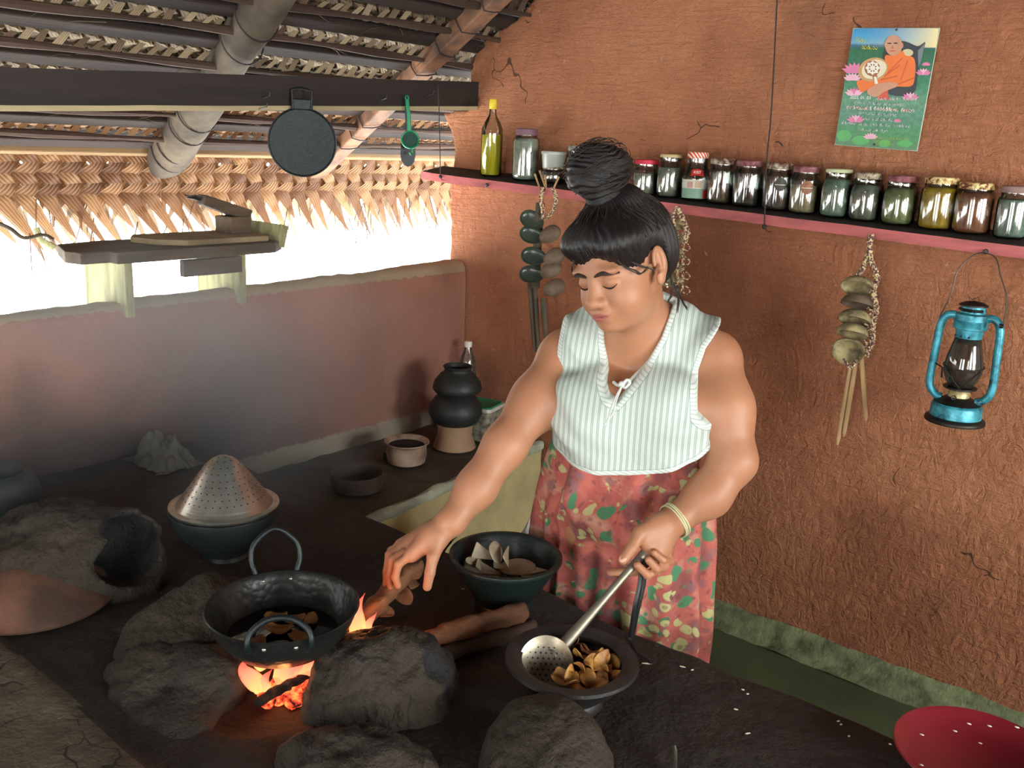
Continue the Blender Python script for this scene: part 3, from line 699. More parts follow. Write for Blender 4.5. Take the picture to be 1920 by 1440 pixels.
def ell(cx, cy, rx, ry, n=28, rot=0): return [pp(cx+rx*math.cos(a_)*math.cos(rot)-ry*math.sin(a_)*math.sin(rot), cy+rx*math.cos(a_)*math.sin(rot)+ry*math.sin(a_)*math.cos(rot)) for a_ in np.linspace(0, 2*math.pi, n+1)[:-1]]
fm = lambda n_, c: simple(n_, c, .35, var=.08, vs=30)
pm = dict(chair=fm('print_chair', (56, 62, 66)), skin=fm('print_skin', (206, 150, 122)), robe=fm('print_robe', (236, 122, 58)), robed=fm('print_robe_fold', (206, 92, 48)), fan1=fm('print_fan_rim', (206, 156, 104)), fan2=fm('print_fan_cream', (232, 220, 190)), fan3=fm('print_fan_brown', (166, 104, 72)), wh=fm('print_wheel', (240, 236, 220)), pink=fm('print_lily', (226, 130, 172)), pinkl=fm('print_lily_light', (238, 184, 206)), red=fm('print_skirt', (214, 92, 72)), leaf=fm('print_leaf', (92, 176, 100)), dark=fm('print_dark', (44, 36, 34)), grey=fm('print_grey', (120, 130, 136)), glow=fm('print_cushion', (214, 200, 160)))
shp(smoothp([pp(*q) for q in ((600, 300), (640, 250), (780, 215), (860, 230), (960, 270), (1040, 225), (1010, 340), (960, 560), (910, 780), (650, 790), (600, 600), (580, 400))]), pm['chair'], 'printed_chair', 0)
shp([pp(*q) for q in ((960, 320), (1035, 235), (1000, 420), (965, 500))], pm['grey'], 'printed_chair_edge', 1)
shp(ell(850, 340, 60, 40), pm['glow'], 'printed_cushion', 1)
shp(smoothp([pp(*q) for q in ((610, 370), (700, 370), (790, 320), (830, 370), (910, 390), (935, 480), (925, 620), (890, 700), (740, 705), (560, 690), (420, 740), (350, 770), (310, 700), (320, 640), (520, 600), (600, 480))], 60), pm['robe'], 'printed_robe', 2)
for a_, b_ in (((800, 400), (640, 560)), ((770, 480), (600, 600)), ((860, 420), (780, 640)), ((740, 600), (560, 640)), ((920, 620), (740, 690))):
    q0, q1 = pp(*a_), pp(*b_); dx, dy = q1[1]-q0[1], q0[0]-q1[0]; l_ = math.hypot(dx, dy)*90; shp([q0, (q0[0]+dx/l_, q0[1]+dy/l_), (q1[0]+dx/l_, q1[1]+dy/l_), q1], pm['robed'], 'printed_fold', 3)
shp(ell(700, 262, 92, 112), pm['skin'], 'printed_head', 4); shp(ell(615, 255, 14, 28), pm['skin'], 'printed_ear', 3); shp(ell(790, 262, 14, 30), pm['skin'], 'printed_ear', 3)
for cx, cy, rx, ry in ((655, 240, 26, 7), (722, 238, 26, 7), (688, 322, 34, 6)): shp(ell(cx, cy, rx, ry, 12), pm['dark'] if cy < 300 else pm['robed'], 'printed_feature', 5)
shp(ell(688, 282, 12, 20, 12), fm('print_skin_shade', (176, 118, 94)), 'printed_feature', 5)
shp(smoothp([pp(*q) for q in ((420, 740), (560, 670), (720, 665), (735, 705), (600, 760), (520, 815), (440, 800))]), pm['skin'], 'printed_hands', 4)
shp([pp(*q) for q in ((520, 800), (640, 740), (640, 800), (660, 850), (520, 850))], pm['red'], 'printed_cloth', 3)
shp(ell(478, 522, 165, 125, 36, -.35), pm['fan1'], 'printed_fan', 5); shp(ell(490, 520, 138, 100, 36, -.35), pm['fan2'], 'printed_fan_field', 6); shp(ell(470, 510, 84, 84, 28), pm['fan3'], 'printed_fan_disc', 7)
shp([pp(475+(60 if i % 2 else 80)*math.cos(i*math.pi/8), 505+(60 if i % 2 else 78)*math.sin(i*math.pi/8)) for i in range(16)][::1], pm['wh'], 'printed_wheel', 8)
for i in range(8): shp(ell(475+36*math.cos(i*math.pi/4+.4), 505+36*math.sin(i*math.pi/4+.4), 11, 8, 10, i*math.pi/4+.4), pm['fan3'], 'printed_wheel_gap', 9)
shp(ell(500, 600, 26, 40, 14), pm['fan3'], 'printed_fan_grip', 8); shp([pp(*q) for q in ((488, 600), (515, 600), (535, 675), (500, 680))], pm['wh'], 'printed_fan_handle', 9)
def lily(cx, cy, s, m1, m2):
    for a_ in (-1.15, -.75, -.38, 0, .38, .75, 1.15):
        tx, ty = cx+s*math.sin(a_), cy-s*math.cos(a_)*.8; nx_, ny_ = math.cos(a_)*s*.2, math.sin(a_)*s*.2
        mx_, my_ = (cx+tx)/2, (cy+ty)/2
        shp([pp(cx, cy), pp(mx_-nx_, my_-ny_), pp(tx, ty), pp(mx_+nx_, my_+ny_)], m1 if abs(a_) > .5 else m2, 'printed_petal', 1+abs(a_))
lily(275, 560, 150, pm['pink'], pm['pink']); lily(255, 640, 110, pm['pinkl'], pm['pinkl']); lily(270, 800, 110, pm['pinkl'], pm['pink']); lily(1020, 580, 95, pm['pink'], pm['pinkl']); lily(1050, 480, 55, pm['pink'], pm['pink']); lily(880, 850, 110, pm['pink'], pm['pinkl']); lily(290, 1090, 110, pm['pink'], pm['pinkl']); lily(740, 1090, 50, pm['pink'], pm['pink']); lily(450, 1270, 90, pm['pinkl'], pm['pinkl'])
for q_, (cx, cy, rx, ry) in enumerate(((165, 1235, 80, 62), (345, 1285, 95, 50), (820, 1320, 80, 38), (600, 1320, 60, 40))): shp(ell(cx, cy, rx, ry), pm['leaf'], 'printed_leaf', .5+.4*q_)
# printed lines of rounded script: small looping strokes
M_tx = simple('print_text_white', (238, 242, 240), .4, var=.02); M_txr = simple('print_text_red', (232, 84, 40), .4, var=.02); M_txy = simple('print_text_yellow', (226, 214, 40), .4, var=.02); M_txg = simple('print_text_outline', (96, 112, 124), .4, var=.02)
def script_line(x0, y0, x1, y1, hgt, mat, words, r, seed, lay=10, halo=None):
    rg = random.Random(seed); L = math.hypot(x1-x0, y1-y0); tot = sum(words)+.8*(len(words)-1); st = L/tot; x = 0
    for w in words:
        for k in range(w):
            cx = x+st*.5; kind = rg.randrange(6); a0 = rg.uniform(0, 6); pts = []
            sw = (4.9, 5.6, 4.4, 6.0, 5.2, 3.8)[kind]; dr = rg.choice((-1, 1))
            for i in range(15):
                q = i/14; an = a0+dr*sw*q; rad = (1-.45*q if kind % 2 else .62+.38*q)
                pts.append((cx+math.cos(an)*st*.44*rad, math.sin(an)*hgt*.42*rad-(0 if kind != 3 else hgt*.35*(q > .85))))
            if kind in (1, 4): pts += [(cx+st*.3, -hgt*.75), (cx+st*.42, -hgt*.55)]
            P = []
            for a_, b_ in pts:
                X = x0+(x1-x0)*a_/L-b_*(y1-y0)/L*.0; Y = y0+(y1-y0)*a_/L+b_; u, v = pp(X, Y); P.append(PR@V(((u-.5)*w_, (v-.5)*h_, .0032+lay*.0003)))
            if halo:
                hb = MB().tube([p+PR@V((0, 0, -.0006)) for p in P], max(r*2.6, .0013), 5, flat=.35); acc[1].add([V(q) for q in hb.v], hb.f)
            tb = MB().tube(P, r, 5, flat=.5); acc[0].add([V(q) for q in tb.v], tb.f)
            x += st
        x += st*.8
    return
def line(*a, halo=None, **k):
    global acc
    acc = (MB(), MB()); script_line(*a, halo=halo, **k)
    acc[0].build('printed_line', a[5], t)
    if halo: acc[1].build('printed_line_outline', halo, t)
line(520, 838, 950, 848, 30, M_txg, [4, 5, 6], .0004, 3, halo=M_tx)
line(275, 880, 820, 905, 32, M_txg, [3, 7, 3, 5], .0005, 4, halo=M_tx)
line(195, 932, 925, 970, 38, M_txr, [9, 9, 5], .0007, 5, halo=M_tx)
line(325, 992, 735, 1018, 28, M_txg, [6, 7], .0005, 6, halo=M_tx); line(360, 1052, 690, 1075, 28, M_txg, [4, 3, 3, 2], .0005, 7, halo=M_tx)
line(140, 1100, 880, 1140, 28, M_txg, [6, 4, 3, 5, 7], .0005, 8, halo=M_tx); line(320, 1172, 640, 1190, 30, M_txg, [7, 3], .0005, 9, halo=M_tx)
line(285, 195, 400, 225, 50, M_txy, [4], .0009, 10); line(355, 285, 530, 295, 42, M_txy, [6], .0009, 11)
line(480, 1255, 870, 1280, 14, M_txy, [8, 7, 4, 5], .0003, 12); line(480, 1290, 680, 1302, 14, M_txy, [7, 5], .0003, 13); line(520, 1322, 705, 1332, 14, M_txy, [3, 8], .0003, 14)
u, v = pp(345, 826); tq = text('2022. 01. 03', .0125, M_tx, t, PR@V(((u-.5)*w_, (v-.5)*h_, .0032+.0036)), PR)
for q in ((730, 93), (487, 1330)):
    u, v = pp(*q); MB().lathe([(.0001, .003), (.003, .002), (.0035, 0)], 12, PR@V(((u-.5)*w_, (v-.5)*h_, .004)), rot=PR).build('nail', M_iron, t)

# ---- hanging cords
def cordthing(name, label, pts, r=.0018, knot=True):
    t = thing(name, label, 'cord', tuple(pts[-1])); local(MB().tube(bez(pts, 30), r, 6).build('strand', M_cord), t)
    if knot:
        P = V(pts[-1]); mb = MB().ball(P, .0075, 8); mb.tube([P, P+V((.012, -.004, -.012)), P+V((.026, -.004, -.014))], .0015, 5); local(mb.build('knot', M_cord), t)
top = V(onx(822, 158, -2.50)); bot = V(ony(826, 331, YF-.006))
cordthing('hanging_twine', 'thin dark cord tying the left end of the shelf to the tie beam', [top, top.lerp(bot, .5)+V((.004, -.004, 0)), bot])
bot = V(ony(1433, 425, YF-.006)); top = V(ony(1460, -60, 2.70))
cordthing('hanging_wire', 'dark wire hanging down the orange wall to the shelf edge in front of the jars', [top, V(ony(1447, 195, 2.70)), V(ony(1438, 300, 2.705)), bot], .0022)

# ---- coconut shell spoon cluster and the macrame holders
M_shell = simple('coconut_shell_dark', (66, 76, 66), .25, var=.4, vs=14, bump=.1, bs=60)
M_shellb = simple('coconut_shell_brown', (112, 92, 74), .6, var=.45, vs=20, bump=.4, bs=60)
M_shellp = simple('coconut_shell_pale', (176, 160, 116), .7, var=.55, vs=26, bump=.3, bs=80, rgb2=(92, 82, 60))
def ropemat():
    q = NT('two_tone_rope'); co = q.co('Object', (1, 1, 1)); f = q.noise(co, 160, 2, .5); c = q.ramp(f, [(.44, lin((92, 60, 66))), (.5, lin((150, 120, 96))), (.56, lin((214, 190, 146)))]); q.bsdf(c, .85); return q.m
M_rope = ropemat()
M_stick = simple('ladle_handle_wood', (176, 142, 98), .7, var=.3, vs=8, bump=.2, bs=40, stretch=(4, 4, .6))
M_stickd = simple('spoon_handle_dark', (84, 70, 52), .7, var=.4, vs=8, stretch=(4, 4, .6))
def cup(c, ax, rx, ry, dep, mat, parent, name='shell_bowl', spin=0):
    """half coconut shell open towards ax"""
    R = zto(ax)@rotm(0, 0, spin); pr = [(max(1e-4, math.sin(a_)), -math.cos(a_)) for a_ in np.linspace(0, math.pi/2, 8)]
    inner = [(r_*.93, z_*.80) for r_, z_ in pr[::-1]]; mb = MB(); vs = []; n = 26
    for r_, z_ in pr+inner:
        for k in range(n):
            a_ = 2*math.pi*k/n; w = 1+.03*math.sin(3*a_); vs.append(V(c)+R@V((math.cos(a_)*r_*rx*w, math.sin(a_)*r_*ry*w, z_*dep)))
    N = len(pr)*2; mb.add(vs, [(i*n+k, i*n+(k+1) % n, (i+1)*n+(k+1) % n, (i+1)*n+k) for i in range(N-1) for k in range(n)])
    return local(mb.build(name, mat, angle=60), parent)
def braid(parent, pts, r, name='knotted_cord', beads=True, n=40):
    P = bez(pts, n); mb = MB()
    for ph in (0, 2.1, 4.2):
        Q = [];
        for i, p in enumerate(P): Q.append(p+V((math.cos(i*1.1+ph)*r, math.sin(i*1.1+ph)*r*.7, 0)))
        mb.tube(Q, r*.55, 6)
    if beads:
        for i in range(2, n-1, 3): mb.ball(P[i]+V((0, -r*.6, 0)), r*.85, 6)
    return local(mb.build(name, M_rope), parent)
y_ = 2.665
def W(px, py, y=y_): return V(ony(px, py, y))
camd = lambda P: (V(CP)-V(P)).normalized()
# left bundle
t = thing('spoon_bundle', 'bundle of small dark coconut shell spoons hanging from the left part of the shelf', 'spoons', tuple(W(1030, 350)))
for k, (px, py, ang) in enumerate(((997, 412, .5), (997, 440, -.3), (1000, 480, -.35), (997, 514, -.3))):
    P = W(px, py, 2.66-.008*k); ax = (camd(P)+V((-.15, 0, .35))).normalized(); cup(P, ax, .034, .047, .020, M_shell, t, 'spoon_bowl', 1.1+.15*k)
for k, (px, py) in enumerate(((1032, 440), (1040, 482), (1034, 506), (1040, 540))):
    P = W(px, py, 2.675-.008*k); ax = (-camd(P)*.8+V((.35, 0, -.3))).normalized(); cup(P, ax, .033, .042, .03, M_shellb, t, 'spoon_back', .9)
for (a_, b_, w) in (((994, 528), (1003, 660), .011), ((1003, 530), (1012, 690), .009), ((1018, 560), (1024, 640), .012)):
    A, B = W(*a_, 2.70), W(*b_, 2.70); local(MB().tube([A, A.lerp(B, .5), B], [w, w*.9, w*.6], 8, flat=.45).build('spoon_handle', M_stickd), t)
local(MB().tube([W(1013, 380, 2.69), W(1008, 450, 2.69), W(1004, 540, 2.69)], .016, 8, flat=.5).build('binding', M_stickd), t)
for sx_ in (-1, 1): braid(t, [W(1028+sx_*8, 352, 2.675), W(1028+sx_*14, 370, 2.67), W(1028+sx_*11, 390, 2.675), W(1022+sx_*4, 410, 2.68)], .006)
for (a_, b_) in (((1003, 326), (1013, 356)), ((1048, 331), (1036, 358)), ((1022, 328), (1024, 352)), ((1012, 320), (1022, 350))): local(MB().tube([W(*a_, 2.68), W(*b_, 2.675)], [.004, .003], 7).build('cord_end', M_stick), t)
# middle cluster partly hidden behind her head
t = thing('shell_ladle_hanger', 'knotted cord holder with coconut shell ladles hanging half hidden behind her hair', 'ladles', tuple(W(1272, 388)))
braid(t, [W(1270, 388), W(1282, 415), W(1288, 435), W(1283, 455)], .007)
braid(t, [W(1268, 392), W(1262, 415), W(1262, 440)], .007)
for px in (1271, 1281): braid(t, [W(px, 435), W(px, 470), W(px-1, 520), W(px-2, 548)], .0035, n=34)
for k in range(5):
    P = W(1258, 425+k*27, 2.69); cup(P, (camd(P)*.35+V((0, 0, -1))).normalized(), .042, .042, .032, M_shellp, t, 'ladle_bowl')
    q = 432+k*27; local(MB().tube([W(1283, q-5), W(1291, q), W(1294, q+6), W(1289, q+11), W(1281, q+9)], .0022, 6).build('cord_loop', M_rope), t)
# right hanger: five stacked ladle bowls and three long sticks
t = thing('shell_ladle_hanger', 'knotted cord holder with five pale coconut shell ladles and long wooden handles on bare wall', 'ladles', tuple(W(1633, 445)))
braid(t, [W(1633, 440), W(1630, 470), W(1634, 498)], .006)
braid(t, [W(1631, 470), W(1616, 505), W(1600, 522)], .006)
braid(t, [W(1634, 490), W(1645, 520), W(1638, 545), W(1643, 580), W(1636, 612), W(1636, 640), W(1624, 668)], .006)
for k in range(5):
    q = 524+k*30; x_ = 1647-k*5; local(MB().tube([W(x_-10, q-7), W(x_, q), W(x_-9, q+8)], .0045, 6).build('cord_point', M_rope), t)
for k, (px, py, tl, rr) in enumerate(((1608, 542, .35, .047), (1607, 573, .1, .045), (1602, 603, .2, .047), (1598, 628, .15, .045), (1590, 660, .8, .047))):
    P = W(px, py, 2.655); ax = (camd(P)*(.3+tl)+V((-.12, 0, -1+tl*.4))).normalized(); cup(P, ax, rr, rr*.97, .036, M_shellp if k != 1 else M_shellb, t, 'ladle_bowl')
for a_, b_, w in (((1597, 680), (1570, 834), .0075), ((1605, 680), (1582, 818), .0068), ((1615, 668), (1624, 789), .007)):
    A, B = W(*a_, 2.68), W(*b_, 2.70); local(MB().tube([A, A.lerp(B, .5), A.lerp(B, .93), B], [w, w*1.05, w*.95, w*.35], 8, flat=.5).build('ladle_handle', M_stick), t)
braid(t, [W(1582, 672, 2.64), W(1594, 690, 2.64), W(1606, 674, 2.64)], .004, n=16)

# ---- kerosene lantern
LY = 2.655; hk = W(1848, 474, LY+.03); base = W(1790, 786, LY); sc = (hk.z-base.z)
cx = (W(1735, 780, LY).x+W(1846, 795, LY).x)/2; rB = (W(1846, 790, LY)-W(1734, 780, LY)).length/2
def tealmat():
    q = NT('worn_blue_enamel'); co = q.co(); n1 = q.noise(co, 26, 6, .7); c = q.ramp(n1, [(.36, lin((44, 58, 58))), (.45, lin((44, 128, 146))), (.62, lin((78, 172, 192)))])
    q.bsdf(c, .38, .25, q.bump(n1, .1, .003)); return q.m
M_teal = tealmat(); M_lmet = simple('lantern_dark_metal', (52, 50, 46), .45, .6, var=.4, vs=40); M_brass = simple('lantern_brass', (196, 180, 130), .4, .5)
zb = base.z-.006; top_z = W(1826, 570, LY).z; hh = top_z-zb
t = thing('kerosene_lantern', 'old blue hurricane lantern with dark glass hanging from a nail in the shelf edge', 'lantern', (cx, LY, zb), 0)
mb = MB().lathe([(.0001, .002), (rB, 0), (rB*1.01, .004), (rB*.99, .01), (rB*.86, .016)], 40); mb.build('base_rim', M_lmet, t, angle=50)
MB().lathe([(rB*.86, .014), (rB*.85, .045), (rB*.8, .052), (rB*.55, .06), (rB*.4, .068), (.0001, .068)], 40).build('fuel_tank', M_teal, t, angle=50)
MB().lathe([(rB*.78, .053), (rB*.56, .0625), (rB*.40, .07), (.0001, .071)], 32).build('tank_top', M_lmet, t, angle=50)
MB().lathe([(rB*.36, .068), (rB*.37, .082), (rB*.30, .088), (rB*.27, .094), (.0001, .094)], 28).build('burner', M_brass, t, angle=50)
MB().lathe([(rB*.42, .090), (rB*.56, .094), (rB*.56, .098), (rB*.3, .098)], 28).build('burner_plate', M_lmet, t, angle=50)
g0, g1 = .098, hh*.73; gh = g1-g0
M_smok = thin_glass('smoked_glass', (.32, .29, .26), .13, .05, .25, (90, 84, 76))
MB().lathe([(rB*.38, g0), (rB*.52, g0+gh*.12), (rB*.635, g0+gh*.3), (rB*.64, g0+gh*.42), (rB*.58, g0+gh*.62), (rB*.48, g0+gh*.85), (rB*.42, g1)], 36).build('glass_globe', M_smok, t, angle=0)
MB().lathe([(rB*.42, g1-.012), (rB*.44, g1+.008), (rB*.45, g1+.022), (rB*.36, g1+.024)], 36).build('globe_collar', M_teal, t, angle=50)
for a_ in (-1.9, -1.3, -2.5): MB().ball((math.cos(a_)*rB*.455, math.sin(a_)*rB*.455, g1+.002), .003, 6).build('vent_hole', M_lmet, t)
ct = g1+.022
MB().lathe([(rB*.5, ct-.002), (rB*.55, ct), (rB*.55, ct+.017), (rB*.57, ct+.019), (rB*.57, ct+.021), (rB*.54, ct+.022), (rB*.53, ct+.038), (rB*.4, ct+.042), (rB*.38, ct+.060), (.0001, ct+.060)], 36).build('hood', M_teal, t, angle=40)
for a_ in (-1.75, -.9, -2.6, .5):
    d = V((math.cos(a_), math.sin(a_), 0)); MB().tube([d*rB*.385+V((0, 0, ct+.05))+V((-d.y, d.x, 0))*q for q in (-.012, 0, .012)], .0042, 8).build('hood_slot', M_lmet, t)
MB().lathe([(.0001, ct+.074), (rB*.3, ct+.070), (rB*.46, ct+.064), (rB*.47, ct+.060), (rB*.2, ct+.058)], 32).build('top_cap', M_lmet, t, angle=50)
MB().tube([(-.012, 0, ct+.070), (-.016, 0, ct+.083), (-.006, 0, ct+.076), (.008, 0, ct+.086), (.012, 0, ct+.071)], .0013, 5).build('cap_wire', M_lmet, t)
for s in (-1, 1):
    P = bez([(s*rB*.5, 0, ct+.032), (s*rB*.78, 0, ct+.028), (s*rB*.95, 0, ct+.0), (s*rB*.99, 0, hh*.58), (s*rB*1.02, 0, .13), (s*rB*.98, 0, .088), (s*rB*.75, 0, .066), (s*rB*.55, 0, .062)], 36)
    MB().tube([Matrix.Rotation(.12, 3, 'Z')@p for p in P], .0105, 12).build('side_tube', M_teal, t)
    MB().lathe([(.0001, .005), (.006, .004), (.006, -.004), (.0001, -.005)], 12, (s*rB*.97, -.002, ct+.018), rot=zto((s, 0, 0))).build('bail_lug', M_lmet, t)
rel = hk-V((cx, LY, zb))
MB().tube(bez([(-rB*1.05, -.001, ct+.018), (-rB*.80, 0, ct+.085), (rel.x-.055, .01, rel.z-.05), (rel.x-.028, .026, rel.z-.010), (rel.x, rel.y, rel.z-.001), (rel.x+.028, .026, rel.z-.012), (rel.x+.05, .01, rel.z-.055), (rB*.98, 0, ct+.09), (rB*1.05, -.001, ct+.018)], 60), .0016, 6).build('bail_wire', M_iron, t)
zc = g0+gh*.42
MB().tube([(math.cos(a_)*rB*.67, math.sin(a_)*rB*.67, zc+.004*math.sin(a_)) for a_ in np.linspace(0, 2*math.pi, 33)[:-1]], .0014, 5, closed=True).build('guard_wire', M_lmet, t)
for a0_, a1_ in ((-2.4, -1.2), (-.3, -1.6)):
    MB().tube([(math.cos(a0_+(a1_-a0_)*q)*rB*.655, math.sin(a0_+(a1_-a0_)*q)*rB*.655, zc-.0-.06*q) for q in np.linspace(0, 1, 9)], .0014, 5).build('guard_wire', M_lmet, t)
MB().tube([(-rB*1.1, -.012, zc+.0), (-rB*.9, -.014, zc-.003), (-rB*.66, -.01, zc-.012), (-rB*.62, -.012, zc-.04)], .0022, 6).build('globe_lever', M_lmet, t)
MB().tube([(math.cos(a_)*.007*(1-a_*.06), -rB*.62, .075+math.sin(a_)*.007*(1-a_*.06)) for a_ in np.linspace(0, 8, 20)], .0012, 5).build('wick_knob', M_iron, t)

# ---- griddle and green strainer on the beam
M_blk = simple('black_iron', (28, 36, 38), .42, .35, var=.3, vs=12, bump=.15, bs=60)
c = V(onx(567, 267, -2.575)); t = thing('griddle_pan', 'round black griddle pan hanging from the tie beam', 'pan', tuple(c))
rad = .112; nrm = V((.82, -.55, .05)).normalized(); R_ = zto(nrm)
local(MB().lathe([(.0001, -.006), (rad*.95, -.006), (rad, .0), (rad*1.0, .007), (rad*.965, .008), (rad*.94, .0015), (rad*.4, .0), (.0001, -.0)], 48, c, rot=R_, wob=None).build('pan_body', M_blk, angle=40), t)
u = V((0, 0, 1)); sdv = nrm.cross(u).normalized()
local(MB().box(c+u*(rad+.008), (.062, .012, .034), frame(sdv, nrm, u)).build('handle_bracket', M_blk, mods=[BEV(.003)], smooth=False), t)
local(MB().tube([c+u*(rad-.006)+sdv*.03+nrm*.006, c+u*(rad+.052)+sdv*.033+nrm*.003, c+u*(rad+.060)+nrm*.0, c+u*(rad+.052)-sdv*.033+nrm*.003, c+u*(rad-.006)-sdv*.03+nrm*.006], .0045, 8).build('hanging_loop', M_blk), t)
M_grn = simple('green_plastic', (10, 136, 92), .35, var=.15); M_mesh = simple('strainer_mesh', (22, 70, 58), .6, var=.5, vs=300)
c = V(onx(769, 262, -2.56)); topp = V(onx(763, 186, -2.575))
t = thing('strainer', 'small green plastic strainer hanging by its handle from the tie beam', 'strainer', tuple(c))
nrm = V((.7, -.66, .2)).normalized(); R_ = zto(nrm); rd = .033
local(MB().lathe([(rd*.8, -.012), (rd, -.008), (rd*1.04, .004), (rd*.98, .008), (rd*.86, .006), (rd*.8, -.004)], 32, c, rot=R_, close=True).build('rim', M_grn), t)
local(MB().lathe([(.0001, -.026), (rd*.4, -.022), (rd*.7, -.012), (rd*.84, 0)], 28, c, rot=R_).build('mesh_bowl', M_mesh), t)
a_ = c+(topp-c).normalized()*rd; local(MB().tube([a_, a_.lerp(topp, .5)+V((.004, 0, 0)), topp], [.008, .0065, .007], 8, flat=.5).build('handle', M_grn), t)
local(MB().tube([topp+V((0, math.cos(q)*.008, .004+math.sin(q)*.009)) for q in np.linspace(0, 2*math.pi, 13)[:-1]], .0028, 6, closed=True).build('hanging_ring', M_grn), t)
local(MB().tube([c-V((0, -.012, rd)), c-V((0, -.014, rd+.016)), c-V((0, -.004, rd+.020)), c-V((0, .002, rd+.012))], .003, 6).build('rest_hook', M_grn), t)
c2 = V(onx(765, 282, -2.60)); t = thing('hanging_spatula', 'dark paddle hanging behind the green strainer', 'spatula', tuple(c2)); tp2 = V(onx(761, 200, -2.60))
sdv = V((.5, .86, 0)).normalized(); mb = MB(); nn = V((.86, -.5, 0))
prof = [(0, .012), (.02, .026), (.06, .029), (.085, .024), (.10, .012), (.104, .002)]; a0_ = c2+V((0, 0, .045))
vs = [];
for off_ in (-.002, .002):
    for d_, w in prof: vs += [a0_-V((0, 0, d_))-sdv*w+nn*off_, a0_-V((0, 0, d_))+sdv*w+nn*off_]
k = len(prof)*2; fs = [(2*i, 2*i+1, 2*i+3, 2*i+2) for i in range(len(prof)-1)]+[(k+2*i, k+2*i+2, k+2*i+3, k+2*i+1) for i in range(len(prof)-1)]
fs += [(2*i, 2*i+2, k+2*i+2, k+2*i) for i in range(len(prof)-1)]+[(2*i+1, k+2*i+1, k+2*i+3, 2*i+3) for i in range(len(prof)-1)]
local(mb.add(vs, fs).build('blade', M_blk, smooth=False), t); local(MB().tube([a0_, tp2], [.007, .005], 8).build('handle', M_blk), t)

# ---- bench with coconut scraper in the window
M_bench = simple('bench_weathered', (104, 86, 70), .85, var=.45, vs=4, bump=.4, bs=30, stretch=(5, .8, 5))
M_benchl = simple('bench_lit_wood', (178, 176, 128), .85, var=.4, vs=6, bump=.3, bs=30, stretch=(5, 5, .8), rgb2=(128, 128, 92))  # greenish daylight on the leg faces is painted into this pale tone
t = thing('low_bench', 'weathered low wooden bench standing on the clay window sill', 'bench', (-2.7, 1.6, 1.12))
def plank(outl, z0, z1, mat, name, parent, mods=[BEV(.003)]):
    n = len(outl); mb = MB().add([(x, y, z0) for x, y in outl]+[(x, y, z1) for x, y in outl], [tuple(range(n))[::-1], tuple(range(n, 2*n))]+[(i, (i+1) % n, n+(i+1) % n, n+i) for i in range(n)])
    return local(mb.build(name, mat, smooth=False, mods=mods), parent)
zt = 1.285
def T(px, py, z=zt): q = onz(px, py, z); return (q[0], q[1])
plank([(-2.60, 1.35), (-2.60, 1.90), (-2.66, 1.97), (-2.88, 2.02), (-2.90, 1.45), (-2.865, 1.30), (-2.70, 1.245), (-2.64, 1.262), (-2.64, 1.345)], zt-.034, zt, M_bench, 'seat', t)
for yy, nm in ((1.385, 'near'), (1.775, 'far')):
    local(MB().box((-2.73, yy, 1.172), (.25, .026, .165), None, taper=1.0).build('leg', M_benchl, smooth=False, mods=[BEV(.003)]), t)
local(MB().box((-2.612, 1.665, 1.222), (.024, .21, .052)).build('crosspiece', M_bench, smooth=False, mods=[BEV(.003)]), t)
local(MB().box((-2.74, 1.955, 1.30), (.22, .03, .075), rotm(-.25, 0, 0)).build('end_board', M_benchl, smooth=False, mods=[BEV(.003)]), t)
local(MB().tube([(-2.86, 1.29, 1.275), (-2.87, 1.255, 1.30), (-2.88, 1.25, 1.335)], .012, 7, flat=.4).build('peg', M_benchl), t)
t = thing('coconut_scraper', 'wooden board with a block and tilted arm carrying a scraping blade, lying on the bench', 'scraper', (-2.75, 1.75, zt))
plank([(-2.635, 1.60), (-2.635, 1.90), (-2.86, 1.97), (-2.86, 1.54), (-2.80, 1.50), (-2.70, 1.53)], zt+.001, zt+.019, simple('scraper_board', (152, 132, 100), .8, var=.4, vs=5, bump=.3, bs=30), 'board', t)
local(MB().box((-2.77, 1.855, zt+.047), (.085, .085, .056), rotm(0, 0, .1)).build('block', M_bench, smooth=False, mods=[BEV(.003)]), t)
A = V((-2.77, 1.91, zt+.075)); B = V(onx(372, 372, -2.78)); axd = (B-A).normalized(); Rr = zto(axd)
local(MB().box(A.lerp(B, .48), (.062, .04, (B-A).length*.95), Rr, taper=.85).build('arm', M_bench, smooth=False, mods=[BEV(.004)]), t)
mb = MB().tube([B-axd*.03, B+axd*.015, B+axd*.03+V((0, -.012, -.004))], [.010, .012, .005], 8, flat=.4); mb.tube([B, B+axd*.02+V((0, -.03, .006))], .002, 5); local(mb.build('blade', M_iron), t)
# dry branch entering the window at the far left
t = thing('dry_branch', 'twisted dry branch reaching in front of the window left of the bench', 'branch', tuple(V(onx(60, 440, -2.85))))
local(MB().tube(bez([onx(-20, 412, -2.95), onx(18, 428, -2.9), onx(45, 446, -2.88), onx(80, 440, -2.86), onx(100, 448, -2.86)], 24), [.007-.0001*i for i in range(25)], 7).build('stem', M_stickd), t)
